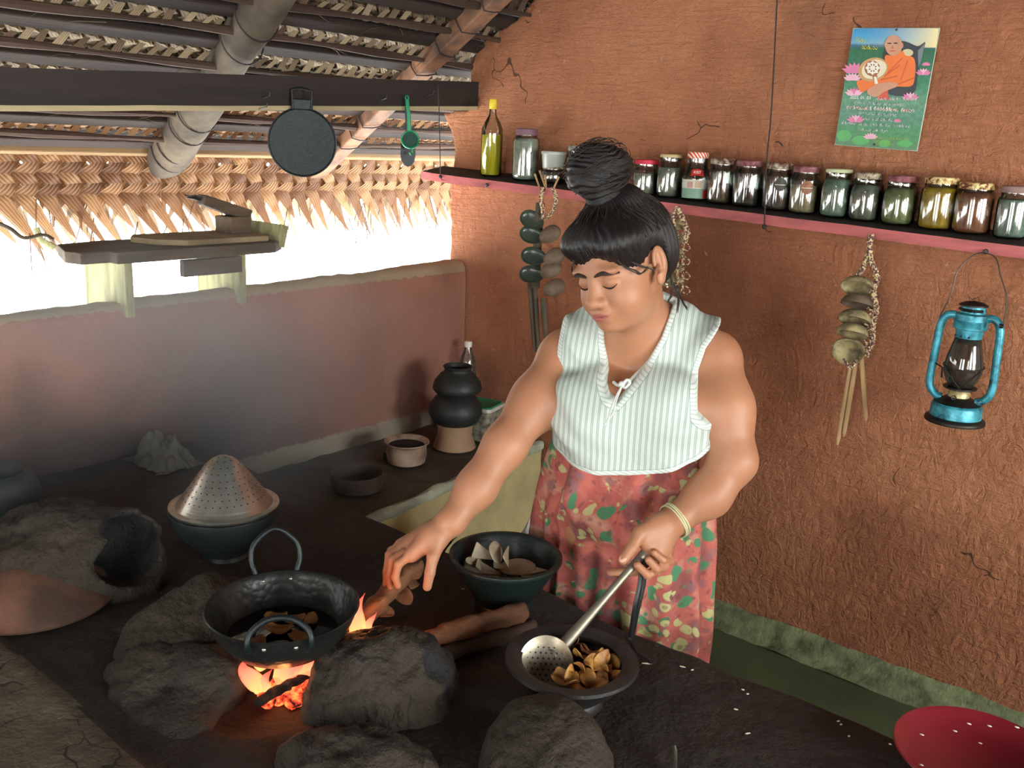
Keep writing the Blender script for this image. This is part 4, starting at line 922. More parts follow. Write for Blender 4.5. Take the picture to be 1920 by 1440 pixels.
# ================================================================= CLAY HEARTH
HZ = .66
def hearthmat(name, c1, c2, spots=True, b=.6):
    t = NT(name); co = t.co(); f = t.noise(co, 2.2, 6, .62, .4); g = t.noise(co, 24, 5, .65)
    col = t.ramp(f, [(.3, lin(c2)), (.7, lin(c1))]); col = t.mix(t.math('MULTIPLY', g, .5), col, lin(tuple(v*.6 for v in c2)))
    if spots:
        s = t.ramp(t.noise(co, 7.5, 3, .5, .5), [(.66, (0, 0, 0)), (.74, (1, 1, 1))]); col = t.mix(t.math('MULTIPLY', s, .5), col, lin((118, 92, 72)))
    vo = t.n('ShaderNodeTexVoronoi', feature='DISTANCE_TO_EDGE'); vo.inputs['Scale'].default_value = 7; t.l(co, vo.inputs['Vector'])
    wob = t.n('ShaderNodeVectorMath', operation='ADD'); nz_ = t.n('ShaderNodeTexNoise'); nz_.inputs['Scale'].default_value = 9; t.l(co, nz_.inputs['Vector']); sc2 = t.n('ShaderNodeVectorMath', operation='SCALE'); sc2.inputs['Scale'].default_value = .16; t.l(nz_.outputs['Color'], sc2.inputs[0]); t.l(co, wob.inputs[0]); t.l(sc2.outputs[0], wob.inputs[1]); t.l(wob.outputs[0], vo.inputs['Vector'])
    ck = t.math('MULTIPLY', t.math('LESS_THAN', vo.outputs['Distance'], .012), t.math('GREATER_THAN', t.noise(co, 4, 2), .54)); col = t.mix(t.math('MULTIPLY', ck, .8), col, lin((16, 13, 11)))
    h = t.math('SUBTRACT', t.math('ADD', g, t.math('MULTIPLY', t.noise(co, 90, 3, .6), .25)), ck)
    t.bsdf(col, .82, 0, t.bump(h, b, .015)); return t.m
M_hearth = hearthmat('hearth_clay', (66, 54, 46), (38, 32, 28)); M_mound = hearthmat('mound_clay', (70, 58, 44), (36, 30, 24), False, 1.)
M_rim = hearthmat('hearth_rim_clay', (112, 102, 84), (84, 74, 60), False); M_darkc = hearthmat('dark_clay', (34, 30, 28), (15, 14, 14), False, 1.)  # last one: near-black clay for the stove opening and one block side
hearth = thing('clay_hearth', 'large dark clay cooking hearth with rounded pot supports filling the foreground', 'hearth', (-1.2, 1.0, 0))
def hz(x, y): return HZ+float(fbm(np.array([[x, y, 0.]]), 3, 3, 2)[0])*.006
# counter block with gently uneven top
xs = np.linspace(XL+.010, .22, 190); ys_ = np.linspace(.33, 1.575, 90)
X, Y = np.meshgrid(xs, ys_, indexing='ij'); P = np.stack([X, Y, X*0], -1)
edge = fbm(np.stack([X, X*0+3, X*0], -1), 6, 3)*.010
Yw = Y+edge*np.clip((Y-1.3)/.27, 0, 1)
Z = HZ+fbm(P, 3, 3, 2)*.006+fbm(P, 14, 3, 9)*.0025
Z -= .02*np.clip((Y-1.545)/.03, 0, 1)**2
rimh = np.clip((.64+.02*np.sin(X*3)-Y)/.05, 0, 1); rimh = rimh*rimh*(3-2*rimh); Z += rimh*.028
# ash pit under the pan
dpit = np.hypot((X+1.27)/.13, (Y-.93)/.16); Z -= .035*np.clip(1.1-dpit, 0, 1)**.7
nx_, ny_ = X.shape; vs = np.stack([X, Yw, Z], -1).reshape(-1, 3).tolist(); ix = lambda i, j: i*ny_+j
fs = [(ix(i, j), ix(i+1, j), ix(i+1, j+1), ix(i, j+1)) for i in range(nx_-1) for j in range(ny_-1)]
b0 = len(vs); ring = [ix(i, 0) for i in range(nx_)]+[ix(nx_-1, j) for j in range(1, ny_)]+[ix(i, ny_-1) for i in range(nx_-2, -1, -1)]+[ix(0, j) for j in range(ny_-2, 0, -1)]
for k in ring: p = vs[k]; vs.append([p[0], p[1], 0])
R_n = len(ring); fs += [(ring[i], b0+i, b0+(i+1) % R_n, ring[(i+1) % R_n]) for i in range(R_n)]
mb = MB(); mb.v = [tuple(p) for p in vs]; mb.f = fs
mb.mi = [1 if (i < (nx_-1)*(ny_-1) and ys_[i % (ny_-1)] < .605+.02*math.sin(xs[i//(ny_-1)]*3)) else 0 for i in range(len(fs))]
local(mb.build('counter_top', [M_hearth, M_rim], angle=50), hearth)
def mound(name, prims, h, mat, label=None, nz=.006, seed=1, mi=None, ns=9):
    def disp(v):
        d = fbm(v, ns, 4, seed)*nz*2.0+np.abs(fbm(v, 16, 4, seed+5))*nz*-1.5; c = v.mean(0); n = v-c; n /= np.maximum(np.linalg.norm(n, axis=1), 1e-6)[:, None]
        return v+n*d[:, None]
    o = sdf_mesh(name, prims, h, mat, None, disp=disp, mi=mi); local(o, hearth)
    if label: o['label'] = label
    return o
def g(px, py, z=HZ): return np.array(onz(px, py, z))
def E(px, py, z, r, k=.05, sub=False, rz=0):
    c, s = math.cos(rz), math.sin(rz); return Ell(g(px, py, z), r, np.array([[c, -s, 0], [s, c, 0], [0, 0, 1]]), k, sub)
# back left stove mound with an opening
c0 = g(150, 1075)
mound('stove_mound', [E(110, 1040, .70, (.16, .15, .135), .06), E(200, 1050, .70, (.14, .12, .115), .06), E(60, 1075, .66, (.20, .15, .08), .08), Ell(np.array(at(222, 1020, 2.07)), (.075, .075, .062), None, .015, True), Ell(np.array(at(236, 1050, 2.03)), (.07, .07, .05), None, .015, True)], .008, [M_mound, M_darkc], 'rounded dark stove mound with a black opening', .008, 3,
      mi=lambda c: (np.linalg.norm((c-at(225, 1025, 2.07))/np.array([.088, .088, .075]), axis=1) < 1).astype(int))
mound('pot_support', [E(400, 1160, .68, (.085, .10, .095), .06), E(395, 1200, .66, (.12, .13, .045), .08), E(370, 1230, .64, (.16, .14, .05), .08)], .007, M_mound, 'smooth clay knob left of the pan', .006, 5)
mound("pot_support", [E(325, 1265, .655, (.12, .07, .055), .06, rz=.5), E(375, 1285, .655, (.09, .055, .045), .06, rz=.6), E(300, 1320, .65, (.14, .08, .03), .06)], .007, M_mound, 'low worn clay ridge in front left of the pan', .008, 8)
mound('pot_support', [E(708, 1268, .70, (.12, .085, .10), .05, rz=.75), E(765, 1275, .685, (.10, .085, .085), .05, rz=.75), E(690, 1335, .66, (.12, .07, .07), .06, rz=.5), E(780, 1335, .66, (.05, .06, .06), .04)], .006, [M_mound, M_darkc], 'big clay block with a darker side, right of the fire', .009, 11,
      mi=lambda c: ((c@(g(800, 1270)-g(660, 1330)))+.004*np.sin(c[:, 0]*60) > ((g(765, 1290)@(g(800, 1270)-g(660, 1330))))).astype(int))  # right-hand side of the block gets the darker clay
mound('pot_support', [E(690, 1440, .66, (.12, .07, .065), .05, rz=.4), E(620, 1470, .66, (.12, .06, .05), .05)], .007, M_mound, 'cracked clay mound at the bottom edge', .008, 14)
mound('pot_support', [E(1030, 1430, .665, (.105, .10, .10), .05), E(1010, 1480, .66, (.12, .08, .06), .05)], .006, M_mound, 'rounded clay knob at the bottom centre', .006, 17)
# clay lid at the left
P = g(62, 1118, .665); t = thing('clay_lid', 'large reddish brown clay lid lying on the hearth at the left edge', 'griddle', tuple(P))
M_redclay = simple('reddish_clay', (132, 92, 72), .8, var=.5, vs=5, bump=.4, bs=30, rgb2=(78, 58, 48))
local(MB().lathe([(.165, 0), (.168, .006), (.16, .014), (.12, .038), (.07, .062), (.03, .072), (.0001, .074)], 48, P, wob=lambda a, z: 1+.02*math.sin(2*a+1)).build('lid_shell', M_redclay, angle=60), t)
for q in ((84, 1075, 9), (110, 1098, 6)):
    pp_ = onz(q[0], q[1], .735); 
# black pot at the far left edge
P = g(5, 975, .66); t = thing('black_pot', 'soot black pot standing at the left edge behind the stove mound', 'pot', tuple(P))
M_pot = simple('black_clay', (38, 42, 42), .5, var=.35, vs=10, bump=.2, bs=50)
local(MB().lathe([(.0001, 0), (.05, 0), (.085, .03), (.095, .07), (.085, .11), (.07, .125), (.075, .135), (.06, .13), (.055, .11), (.0001, .02)], 40, P).build('pot_body', M_pot, angle=60), t)
# crumpled rag
P = g(308, 868, .66); t = thing('crumpled_rag', 'crumpled dark grey cloth on the hearth by the left wall', 'cloth', tuple(P))
mb = MB(); n = 34; vs = []
for i in range(n):
    for j in range(n):
        u, v = i/(n-1)*2-1, j/(n-1)*2-1; r = math.hypot(u, v); q = V((u*3, v*3, 2)); f = 1-min(1, r)**2
        vs.append(P+np.array([u*.105+noise.noise(q*1.6)*.02, v*.075+noise.noise(q*1.5+V((5, 5, 5)))*.02, .006+f*.05+f*abs(noise.noise(q*1.2))*.075+f*abs(noise.noise(q*2.7))*.03]))
mb.add(vs, [(i*n+j, (i+1)*n+j, (i+1)*n+j+1, i*n+j+1) for i in range(n-1) for j in range(n-1)])
local(mb.build('cloth', simple('rag_grey', (92, 92, 86), .9, var=.4, vs=20), mods=[SOL(.003), SUB(1)], angle=0), t)

# ---- steamer: black clay bowl with upturned perforated aluminium colander
rc = V(onz(421, 950, .785)); t = thing('steamer_bowl', 'black clay bowl under the cone shaped aluminium colander', 'bowl', (rc.x, rc.y, HZ))
R0 = 103*2.17/FPX*1.0
M_bowl = simple('black_clay_bowl', (28, 36, 37), .42, var=.3, vs=8, bump=.12, bs=60)
hb = .125
MB().lathe([(.0001, .004), (.045, .002), (.055, .004), (.05, .012), (R0*.78, .062), (R0*.96, .1), (R0, .118), (R0*1.0, hb), (R0*.95, hb+.001), (R0*.9, .10), (R0*.6, .045), (.0001, .02)], 56).build('bowl_body', M_bowl, t, angle=50)
tt = thing('colander', 'upturned cone shaped aluminium colander full of small holes covering a black bowl', 'colander', (rc.x, rc.y, HZ+hb+.002))
ta = NT('aluminium_worn'); co = ta.co(); c = ta.ramp(ta.noise(co, 12, 5, .6), [(.3, lin((168, 162, 150))), (.7, lin((224, 222, 214)))])
ta.bsdf(c, .30, 1.0, ta.bump(ta.noise(ta.co('Object', (1, 1, 30)), 9, 3), .15, .003))
ca = R0*.985; pr = [(ca*.985, 0), (ca, .003), (ca, .007), (ca*.97, .009), (ca*.88, .008), (ca*.84, .014), (ca*.80, .022), (ca*.66, .046), (ca*.5, .074), (ca*.34, .101), (ca*.22, .116), (ca*.1, .124), (.0001, .126)]
MB().lathe(pr, 64).build('cone', ta.m, tt, angle=50)
mh = MB(); ang = math.atan2(.08, ca*.5)
for ring_, (r_, z_) in enumerate(((ca*.74, .032), (ca*.67, .0445), (ca*.60, .0565), (ca*.53, .069), (ca*.46, .0805), (ca*.38, .094), (ca*.3, .106), (ca*.2, .118), (ca*.1, .124))):
    nh = int(2*math.pi*r_/.0155)
    for k in range(nh):
        a_ = 2*math.pi*k/nh+ring_*.3; n_ = V((math.cos(a_)*.62, math.sin(a_)*.62, .78)).normalized(); c_ = V((math.cos(a_)*r_, math.sin(a_)*r_, z_))+n_*.0004
        mh.lathe([(.0001, .0004), (.0017, .0003), (.0018, 0)], 7, c_, rot=zto(n_))
h_ = mh.build('perforations', simple('hole_dark', (40, 36, 32), .8), tt); h_['kind'] = 'stuff'

# ---- kadai with oil
pc = V(onz(530, 1137, .82)); KR = 142*1.69/FPX; t = thing('kadai', 'black iron frying pan with two loop handles and hot oil over the fire', 'pan', (pc.x, pc.y, .735))
tk = NT('kadai_iron'); co = tk.co(); c = tk.ramp(tk.noise(co, 14, 6, .65), [(.3, lin((22, 26, 27))), (.7, lin((58, 58, 56)))]); ham = tk.n('ShaderNodeTexVoronoi'); ham.inputs['Scale'].default_value = 70; tk.l(co, ham.inputs[0])
tk.bsdf(c, .34, .6, tk.bump(ham.outputs['Distance'], .25, .004)); M_kad = tk.m
d_ = .088
MB().lathe([(.0001, -.004), (.05, -.002), (.09, .014), (KR*.86, .045), (KR*.97, .078), (KR, d_), (KR*.985, d_+.002), (KR*.965, d_), (KR*.93, .078), (KR*.82, .047), (.085, .018), (.05, .004), (.0001, .002)], 72).build('pan_body', M_kad, t, angle=50)
pot = NT('frying_oil'); pot.bsdf(lin((30, 20, 12)), .06, 0, pot.bump(pot.noise(pot.co(), 50, 2), .06, .002), **{'Specular IOR Level': .6})
MB().lathe([(.0001, .033), (KR*.745, .033), (KR*.74, .030)], 60).build('oil', pot.m, t)
for s, a_ in ((1, math.atan2(FW[1], FW[0])+.33), (-1, math.atan2(FW[1], FW[0])+.33+math.pi-.12)):
    e = V((math.cos(a_), math.sin(a_), 0)); sd_ = V((-e.y, e.x, 0)); z0 = d_-.012
    hh_ = .092 if s == 1 else .075; lean = .30 if s == 1 else .15
    P_ = [e*(KR*.985)+sd_*.036+V((0, 0, z0)), e*(KR*1.0)+sd_*.040+V((0, 0, z0+.015)), e*(KR+lean*.03)+sd_*.046+V((0, 0, z0+hh_*.4)), e*(KR+lean*.06)+sd_*.038+V((0, 0, z0+hh_*.72)), e*(KR+lean*.08)+V((0, 0, z0+hh_))]
    if s == -1: P_ = [e*(KR*.985)+sd_*.05+V((0, 0, z0)), e*(KR+.004)+sd_*.052+V((0, 0, z0+.018)), e*(KR-.002)+sd_*.046+V((0, 0, z0+.036)), e*(KR-.008)+sd_*.024+V((0, 0, z0+.052)), e*(KR-.010)+V((0, 0, z0+.056))]
    Q = P_+[V(p)-sd_*2*V(p).dot(sd_) for p in P_[-2::-1]]
    MB().tube(bez(Q, 36), .0056, 10).build('loop_handle', M_blk, t)
    for q in (-.026, .026):
        MB().ball(e*(KR*.928)+sd_*q+V((0, 0, d_-.013)), .0046, 8).build('rivet', simple('rivet_steel', (170, 168, 160), .3, .9), t)
def chip(name, label, cat, group, P, size, mat, seed, curl=.5, tri=False, rz=0, tilt=(0, 0)):
    rg = random.Random(seed); mb = MB(); n = 9; vs = []
    a1, a2 = rg.uniform(-1, 1), rg.uniform(-1, 1); R_ = rotm(tilt[0], tilt[1], rz)
    for i in range(n):
        for j in range(n):
            u, v = i/(n-1)*2-1, j/(n-1)*2-1
            if tri: w = 1-(u+1)/2*.93; x, y = u*size, v*size*.62*w
            else:
                x, y = u*math.sqrt(1-v*v/2)*size, v*math.sqrt(1-u*u/2)*size*.7
            z = curl*size*(.45*(u+a1*.3)**2*(1 if a2 > 0 else -1)+.3*a1*u*v+.18*math.sin(3*v+seed)+.1*noise.noise(V((u*2, v*2, seed*3.1))))
            vs.append(V(P)+R_@V((x, y, z)))
    mb.add(vs, [(i*n+j, (i+1)*n+j, (i+1)*n+j+1, i*n+j+1) for i in range(n-1) for j in range(n-1)])
    o = mb.build(name, mat, mods=[SOL(.0022), SUB(1)], angle=0); prop(o, label, cat, group); return o
M_fry = simple('frying_chip', (190, 142, 82), .45, var=.4, vs=60)
frl = ['pale curled chip frying near the back of the oil, leftmost of the back group', 'chip frying in the middle of the back group', 'curled chip at the right end of the back group in the oil', 'brown chip floating in the centre of the oil', 'chip floating at the front left of the oil', 'chip half under the front loop handle']
for k, (px, py, s, rz_) in enumerate(((517, 1158, .024, .3), (550, 1160, .024, 1.2), (582, 1164, .019, 2.1), (525, 1180, .028, .9), (482, 1200, .022, 2.7), (562, 1196, .024, .2))):
    q = V(onz(px, py, .735+.038)); chip('frying_chip', frl[k], 'chip', 'chips frying in the iron pan', q, s, M_fry, k, .55, rz=rz_)

# ---- fire, embers and firewood
def flame_mat(name, c1, c2, s):
    q = NT(name); tc = q.attr('fh'); c = q.ramp(tc.outputs['Fac'], [(0, c1), (.6, c2), (1, (.5, .04, .03))]); e = q.n('ShaderNodeEmission'); e.inputs[1].default_value = s; q.l(c, e.inputs[0])
    tr = q.n('ShaderNodeBsdfTransparent'); lw = q.n('ShaderNodeLayerWeight'); lw.inputs[0].default_value = .4
    f = q.math('MULTIPLY', q.math('ADD', lw.outputs['Facing'], q.math('MULTIPLY', tc.outputs['Fac'], .35)), .85); mx = q.n('ShaderNodeMixShader'); q.l(f, mx.inputs[0]); q.l(e.outputs[0], mx.inputs[1]); q.l(tr.outputs[0], mx.inputs[2]); q.l(mx.outputs[0], q.out.inputs[0]); return q.m
M_fl = flame_mat('flame', (1., .36, .10), (1., .16, .09), 2.4)
fire = thing('wood_fire', 'bright orange red fire burning under the iron pan', 'fire', tuple(g(520, 1290, .64)))
def flame(px, py, z, h, r, lean, seed, nm='flame'):
    h *= .82 if px < 620 else 1
    P = V(onz(px, py, z)); rg = random.Random(seed); N = 14; pts = []; rs = []; fh = []
    sdv = V((RT[0], RT[1], 0)).normalized()
    for i in range(N+1):
        u = i/N; pts.append(P+V((0, 0, h*u))+sdv*(lean*u+math.sin(u*5+seed)*r*.5)); rs.append(max(.0006, r*(math.sin(math.pi*min(1, u*.9+.12))**.8)*(1-u)**.35))
    mb = MB().tube(pts, rs, 12, flat=.55); fh = [i/N for i in range(N+1) for _ in range(12)]
    return local(mb.build(nm, M_fl, attrs={'fh': fh}, angle=0), fire)
for a in ((478, 1300, .655, .085, .022, -.012, 1), (497, 1306, .65, .07, .014, .01, 2), (540, 1290, .655, .08, .024, .02, 3), (566, 1280, .66, .075, .018, .03, 4), (585, 1262, .675, .065, .014, .035, 5), (520, 1275, .66, .08, .016, 0, 6),
          (655, 1200, .70, .10, .016, .02, 7), (672, 1185, .70, .085, .013, .01, 8), (690, 1190, .69, .05, .010, .012, 9), (500, 1255, .665, .07, .02, 0, 10)): flame(*a)
ember = NT('ember_glow'); co = ember.co(); f = ember.noise(co, 60, 4, .6); c = ember.ramp(f, [(.40, (.02, .008, .006)), (.5, (.8, .05, .02)), (.62, (1, .25, .06))]); e = ember.n('ShaderNodeEmission'); e.inputs[1].default_value = 1.6; ember.l(c, e.inputs[0]); ember.l(e.outputs[0], ember.out.inputs[0])
M_char = simple('charred_wood', (34, 26, 24), .9, var=.5, vs=30, bump=.8, bs=80)
emb_lab = 0
for k, (px, py, z, s) in enumerate(((500, 1312, .652, .016), (530, 1302, .65, .018), (556, 1296, .652, .017), (545, 1315, .645, .013), (575, 1290, .655, .014), (515, 1288, .655, .016), (492, 1290, .655, .015), (590, 1300, .65, .013), (560, 1310, .645, .015))):
    P = V(onz(px, py, z)); mb = MB(); vs0 = MB().ball((0, 0, 0), s, 8, sc=(1.3, .9, .8), rot=rotm(k, k*2, k)); mb.add([P+V(v)*(1+.3*noise.noise(V(v)*70+V((k, 0, 0)))) for v in vs0.v], vs0.f)
    local(mb.build('ember', ember.m), fire)
def log(name, label, pts, r, mat, seed, flat=.8, top=True, parent=None, nm='wood', cat='firewood'):
    P = bez(pts, 26); mb = MB(); rs = [r*(1+.22*noise.noise(V((i*.35, seed, 0))))*(1 if 0 < i < 26 else .7) for i in range(27)]
    mb.tube(P, rs, 16, flat=flat); mb.v = [tuple(V(v)+V((noise.noise(V(v)*40+V((seed, 0, 0))), noise.noise(V(v)*40+V((0, seed, 0))), noise.noise(V(v)*40+V((0, 0, seed)))))*r*.22) for v in mb.v]
    if parent: return local(mb.build(nm, mat, angle=50), parent)
    t = thing(name, label, cat, tuple(P[0])); local(mb.build(nm, mat, angle=50), t); return t
M_wood = simple('firewood_brown', (142, 92, 56), .8, var=.5, vs=5, bump=.6, bs=35, rgb2=(74, 50, 36), stretch=(1, 1, 3))
M_woodd = simple('firewood_dark', (70, 50, 40), .9, var=.5, vs=5, bump=.6, bs=35)
log('firewood_stick', 'reddish split log lying on the hearth between the two clay bowls', [g(790, 1212, .69), g(850, 1185, .70), g(915, 1165, .70), g(985, 1145, .705)], .026, M_wood, 3)
log('firewood_stick', 'dark charred stick poking into the fire under the iron pan', [g(480, 1318, .662), g(530, 1290, .668), g(600, 1255, .675)], .012, M_char, 6)
log('firewood_stick', 'long dark driftwood piece under the reddish split log', [g(760, 1240, .68), g(850, 1222, .678), g(950, 1190, .675), g(1000, 1170, .67)], .018, M_woodd, 9)
log('firewood_stick', 'brown stick end held upright behind the reaching hand', [onz(800, 1075, .72), onz(835, 1020, .77), onz(866, 984, .82)], .013, M_woodd, 12)
t = log('tree_bark_piece', 'rough brown bark log held in her reaching hand beside the pan', [onz(675, 1165, .70), onz(712, 1130, .72), onz(750, 1085, .735), onz(785, 1062, .745)], .032, M_wood, 15, flat=.6, cat='firewood')
t = thing('bark_scrap', 'pale flaky bark scraps under the reaching hand', 'bark', tuple(g(760, 1130, .67)))
for k, (px, py, s) in enumerate(((755, 1115, .026), (722, 1145, .022), (775, 1090, .022))):
    o = chip('flake', None, None, None, g(px, py, .71), s, M_wood, 30+k, .5, rz=k, tilt=(.5, .3)); local(o, t)
l = bpy.data.lights.new('fire_glow', 'POINT'); l.energy = .8; l.color = (1, .32, .10); l.shadow_soft_size = .03; o = bpy.data.objects.new('fire_glow', l); COL.objects.link(o); o.location = onz(525, 1290, .668)
l = bpy.data.lights.new('fire_glow', 'POINT'); l.energy = .5; l.color = (1, .30, .10); l.shadow_soft_size = .02; o = bpy.data.objects.new('fire_glow', l); COL.objects.link(o); o.location = onz(668, 1150, .765)

# ---- bowl with pale wafers
bc = V(onz(948, 1043, .78)); BR = 107*2.02/FPX; M_bowlg = simple('glazed_dark_bowl', (24, 37, 35), .38, var=.25, vs=8, bump=.1, bs=60)
def bowl(name, label, c, R0, z0, hgt, mat, foot=.06, rim=.012, tilt=None):
    t = thing(name, label, 'bowl', (c.x, c.y, z0))
    if tilt: t.rotation_euler = tilt
    MB().lathe([(.0001, .004), (foot*.85, .002), (foot, .0), (foot*1.04, .012), (foot*.98, .02), (R0*.72, hgt*.52), (R0*.9, hgt*.82), (R0*.985, hgt*.93), (R0, hgt-.006), (R0*.99, hgt), (R0-rim*.7, hgt+.001), (R0-rim*1.2, hgt-.006), (R0*.82, hgt*.72), (R0*.6, hgt*.42), (R0*.35, hgt*.26), (.0001, hgt*.22)], 64).build('bowl_body', mat, t, angle=50); return t
bowl('clay_bowl', 'dark green glazed clay bowl of pale raw wafers in front of her skirt', bc, BR, HZ, .125, M_bowlg, .062, .014)
M_waf = simple('raw_wafer', (176, 162, 138), .8, var=.2, vs=30)
wl = ['left edge of the wafer heap', 'back left of the wafer heap, standing on edge', 'tallest pointed wafer at the back of the heap', 'second pointed wafer right of the tallest one', 'large flat wafer at the front left of the heap', 'wafer lying low at the front left rim', 'small wafer in the dip at the middle of the heap', 'wafer at the front middle of the heap', 'broad wafer at the back right of the heap', 'broad wafer lying at the front right of the heap', 'wafer at the right end of the heap', 'small shard at the far left of the heap', 'wafer under the broad ones at the right', 'wafer tucked behind the left group']
for k, (px, py, z, s, tx, ty, rz_) in enumerate(((893, 1060, .745, .020, .3, .5, .3), (912, 1040, .765, .026, 1.0, .4, .8), (932, 1035, .772, .030, 1.1, .2, 1.9), (950, 1040, .772, .026, 1.2, -.2, 2.2), (905, 1066, .745, .034, .5, .1, .4), (912, 1080, .735, .028, .2, .2, 2.9), (938, 1062, .745, .018, .7, .6, 1.2), (942, 1074, .735, .020, .9, .1, 2.5), (970, 1062, .745, .034, .25, -.1, .5), (985, 1076, .735, .036, .15, .0, 2.8), (1005, 1070, .745, .026, .3, -.3, .1), (884, 1052, .755, .012, .6, .2, 1), (960, 1082, .728, .032, .1, .1, .2), (900, 1052, .752, .024, .8, -.3, 2.4))):
    chip('raw_wafer', 'pale raw wafer, '+wl[k], 'wafer', 'pale raw wafers in the green bowl', onz(px, py, z+.006), s*1.22, M_waf, 50+k, .12, tri=k % 3 != 2, rz=rz_, tilt=(tx, ty))
# ---- bowl with fried chips
b2 = V(onz(1072, 1236, .745)); BR2 = 124*1.715/FPX; M_bowlb = simple('brown_black_bowl', (36, 33, 32), .5, var=.3, vs=8, bump=.25, bs=50)
bowl('clay_bowl', 'dark brown clay bowl of golden fried chips under the skimmer', b2, BR2, HZ, .088, M_bowlb, .062, .026)
M_gold = simple('fried_chip', (196, 144, 74), .5, var=.55, vs=35, rgb2=(128, 80, 40), bump=.2, bs=80)
pos = ((1075, 1207, 'topmost, at the back left near the skimmer neck'), (1098, 1213, 'at the back of the heap'), (1120, 1232, 'pale one at the back right'), (1088, 1232, 'curled, in the upper middle'), (1108, 1246, 'dark, in the middle of the heap'), (1135, 1258, 'at the right side of the heap'), (1080, 1262, 'pale golden, at the front left beside the skimmer'), (1102, 1270, 'large, at the front middle'), (1125, 1275, 'large, at the front right'), (1148, 1272, 'at the right end of the heap'), (1085, 1285, 'lowest, at the front left'), (1115, 1288, 'lowest, at the front right'), (1062, 1275, 'peeping from under the skimmer'), (1095, 1252, 'folded, at the centre'), (1142, 1240, 'at the far right back'), (1066, 1196, 'small shard behind the skimmer neck'), (1128, 1248, 'upright, right of the centre'), (1108, 1225, 'thin curl at the back'))
rg = random.Random(5)
for k, (px, py, lb) in enumerate(pos):
    z = .716+.016*math.exp(-((px-1105)/40)**2-((py-1250)/40)**2)+rg.uniform(0, .008)
    chip('fried_chip', 'golden fried chip, '+lb, 'chip', 'golden fried chips in the brown bowl', onz(px, py, z), rg.uniform(.020, .028) if k != 15 else .012, M_gold, 80+k, 1.0, rz=rg.uniform(0, 6.3), tilt=(rg.uniform(-.7, .7), rg.uniform(-.7, .7)))

# ---- side counter with pots
M_side = simple('side_counter_top', (84, 74, 60), .85, var=.4, vs=4, bump=.35, bs=30); M_sidef = simple('side_counter_face', (196, 182, 132), .9, var=.25, vs=5, bump=.5, bs=22); M_cem = simple('cement_edge', (176, 182, 160), .9, var=.35, vs=12, bump=.7, bs=40)
t = thing('low_clay_counter', 'low clay counter with pale cement edge and yellowish front behind the hearth', 'counter', (-2.35, 2.3, 0))
A = V(onz(700, 968, .48)); B = V(onz(1018, 828, .48)); A = A+(A-B)*.20; vs = []; NN = 60; mt = MB(); mf = MB(); me_ = MB()
def nn_(a, b, c, s): return noise.noise(V((a, b, c)))*s
vt = []; vf = []; ve = []
for i in range(NN+1):
    p = A.lerp(B, i/NN); w = nn_(i*.3, 1, 0, .008)+nn_(i*.9, 1, 0, .004); xb_ = XL+.002
    for j in range(14):
        u = j/13; vt.append((xb_+(p.x-xb_-.02)*u, max(p.y, 1.58), .48+nn_(i*.25, j*.5, 3, .008)))
    ve += [(p.x-.02, p.y, .480+nn_(i*.25, 6.5, 3, .008)), (p.x+w*.4, p.y, .482), (p.x+.006+w, p.y, .472+w), (p.x+.006+w, p.y, .455+w*1.5), (p.x-.002, p.y, .445+w*2)]
    for j in range(12):
        u = j/11; vf.append((p.x-.004+.05*(u**3)+nn_(i*.3, j*.5, 9, .006), p.y, .455*(1-u)))
def gridf(n, m): return [(i*m+j, i*m+j+1, (i+1)*m+j+1, (i+1)*m+j) for i in range(n) for j in range(m-1)]
local(mt.add(vt, gridf(NN, 14)).build('top', M_side, angle=60), t); local(mf.add(vf, gridf(NN, 12)).build('front', M_sidef, angle=60), t); local(me_.add(ve, gridf(NN, 5)).build('cement_edge', M_cem, angle=70), t)
Z0 = .487
def pot(name, label, cat, px, py, z, prof, mat, n=44): 
    P = V(onz(px, py, z)); t = thing(name, label, cat, tuple(P)); MB().lathe(prof, n).build('pot_body', mat, t, angle=50); return t, P
M_terra = simple('pale_terracotta', (168, 136, 108), .85, var=.25, vs=5, bump=.2, bs=40)
st, P = pot('pot_stand', 'pale waisted clay stand under the two black pots', 'stand', 852, 838, Z0, [(.098*.8, 0), (.083, .004), (.078, .02), (.066, .055), (.068, .085), (.074, .10), (.066, .10), (.06, .06), (.07, .01)], M_terra)
t, P1 = pot('black_pot', 'lower black round clay pot sitting on the pale stand', 'pot', 852, 838, Z0, [(.0001, 0)], M_pot)
for ch in list(t.children): bpy.data.objects.remove(ch)
t.location = (P.x, P.y, Z0+.078); MB().lathe([(.0001, 0), (.05, .006), (.088, .03), (.104, .062), (.1, .095), (.078, .125), (.068, .132), (.072, .142), (.06, .14), (.058, .128), (.08, .095), (.085, .06), (.0001, .01)], 48).build('pot_body', M_pot, t, angle=60)
t = thing('black_pot', 'upper black clay pot with flared rim stacked on the lower one', 'pot', (P.x+.004, P.y+.002, Z0+.078+.128)); MB().lathe([(.0001, .0), (.05, .0), (.085, .018), (.094, .03), (.093, .042), (.088, .06), (.066, .088), (.052, .098), (.05, .106), (.056, .118), (.053, .120), (.045, .108), (.045, .098), (.06, .085), (.08, .05), (.0001, .01)], 48).build('pot_body', M_pot, t, angle=60)
t, P = pot('clay_saucepan', 'whitish brown round pot with dark inside on the low counter', 'pot', 762, 868, Z0, [(.0001, .002), (.05, 0), (.068, .008), (.074, .04), (.072, .07), (.074, .076), (.083, .082), (.082, .086), (.073, .082), (.066, .072), (.066, .02), (.0001, .012)], simple('smoked_clay_white', (190, 164, 144), .8, var=.5, vs=9, bump=.2, bs=40, rgb2=(110, 84, 72)))
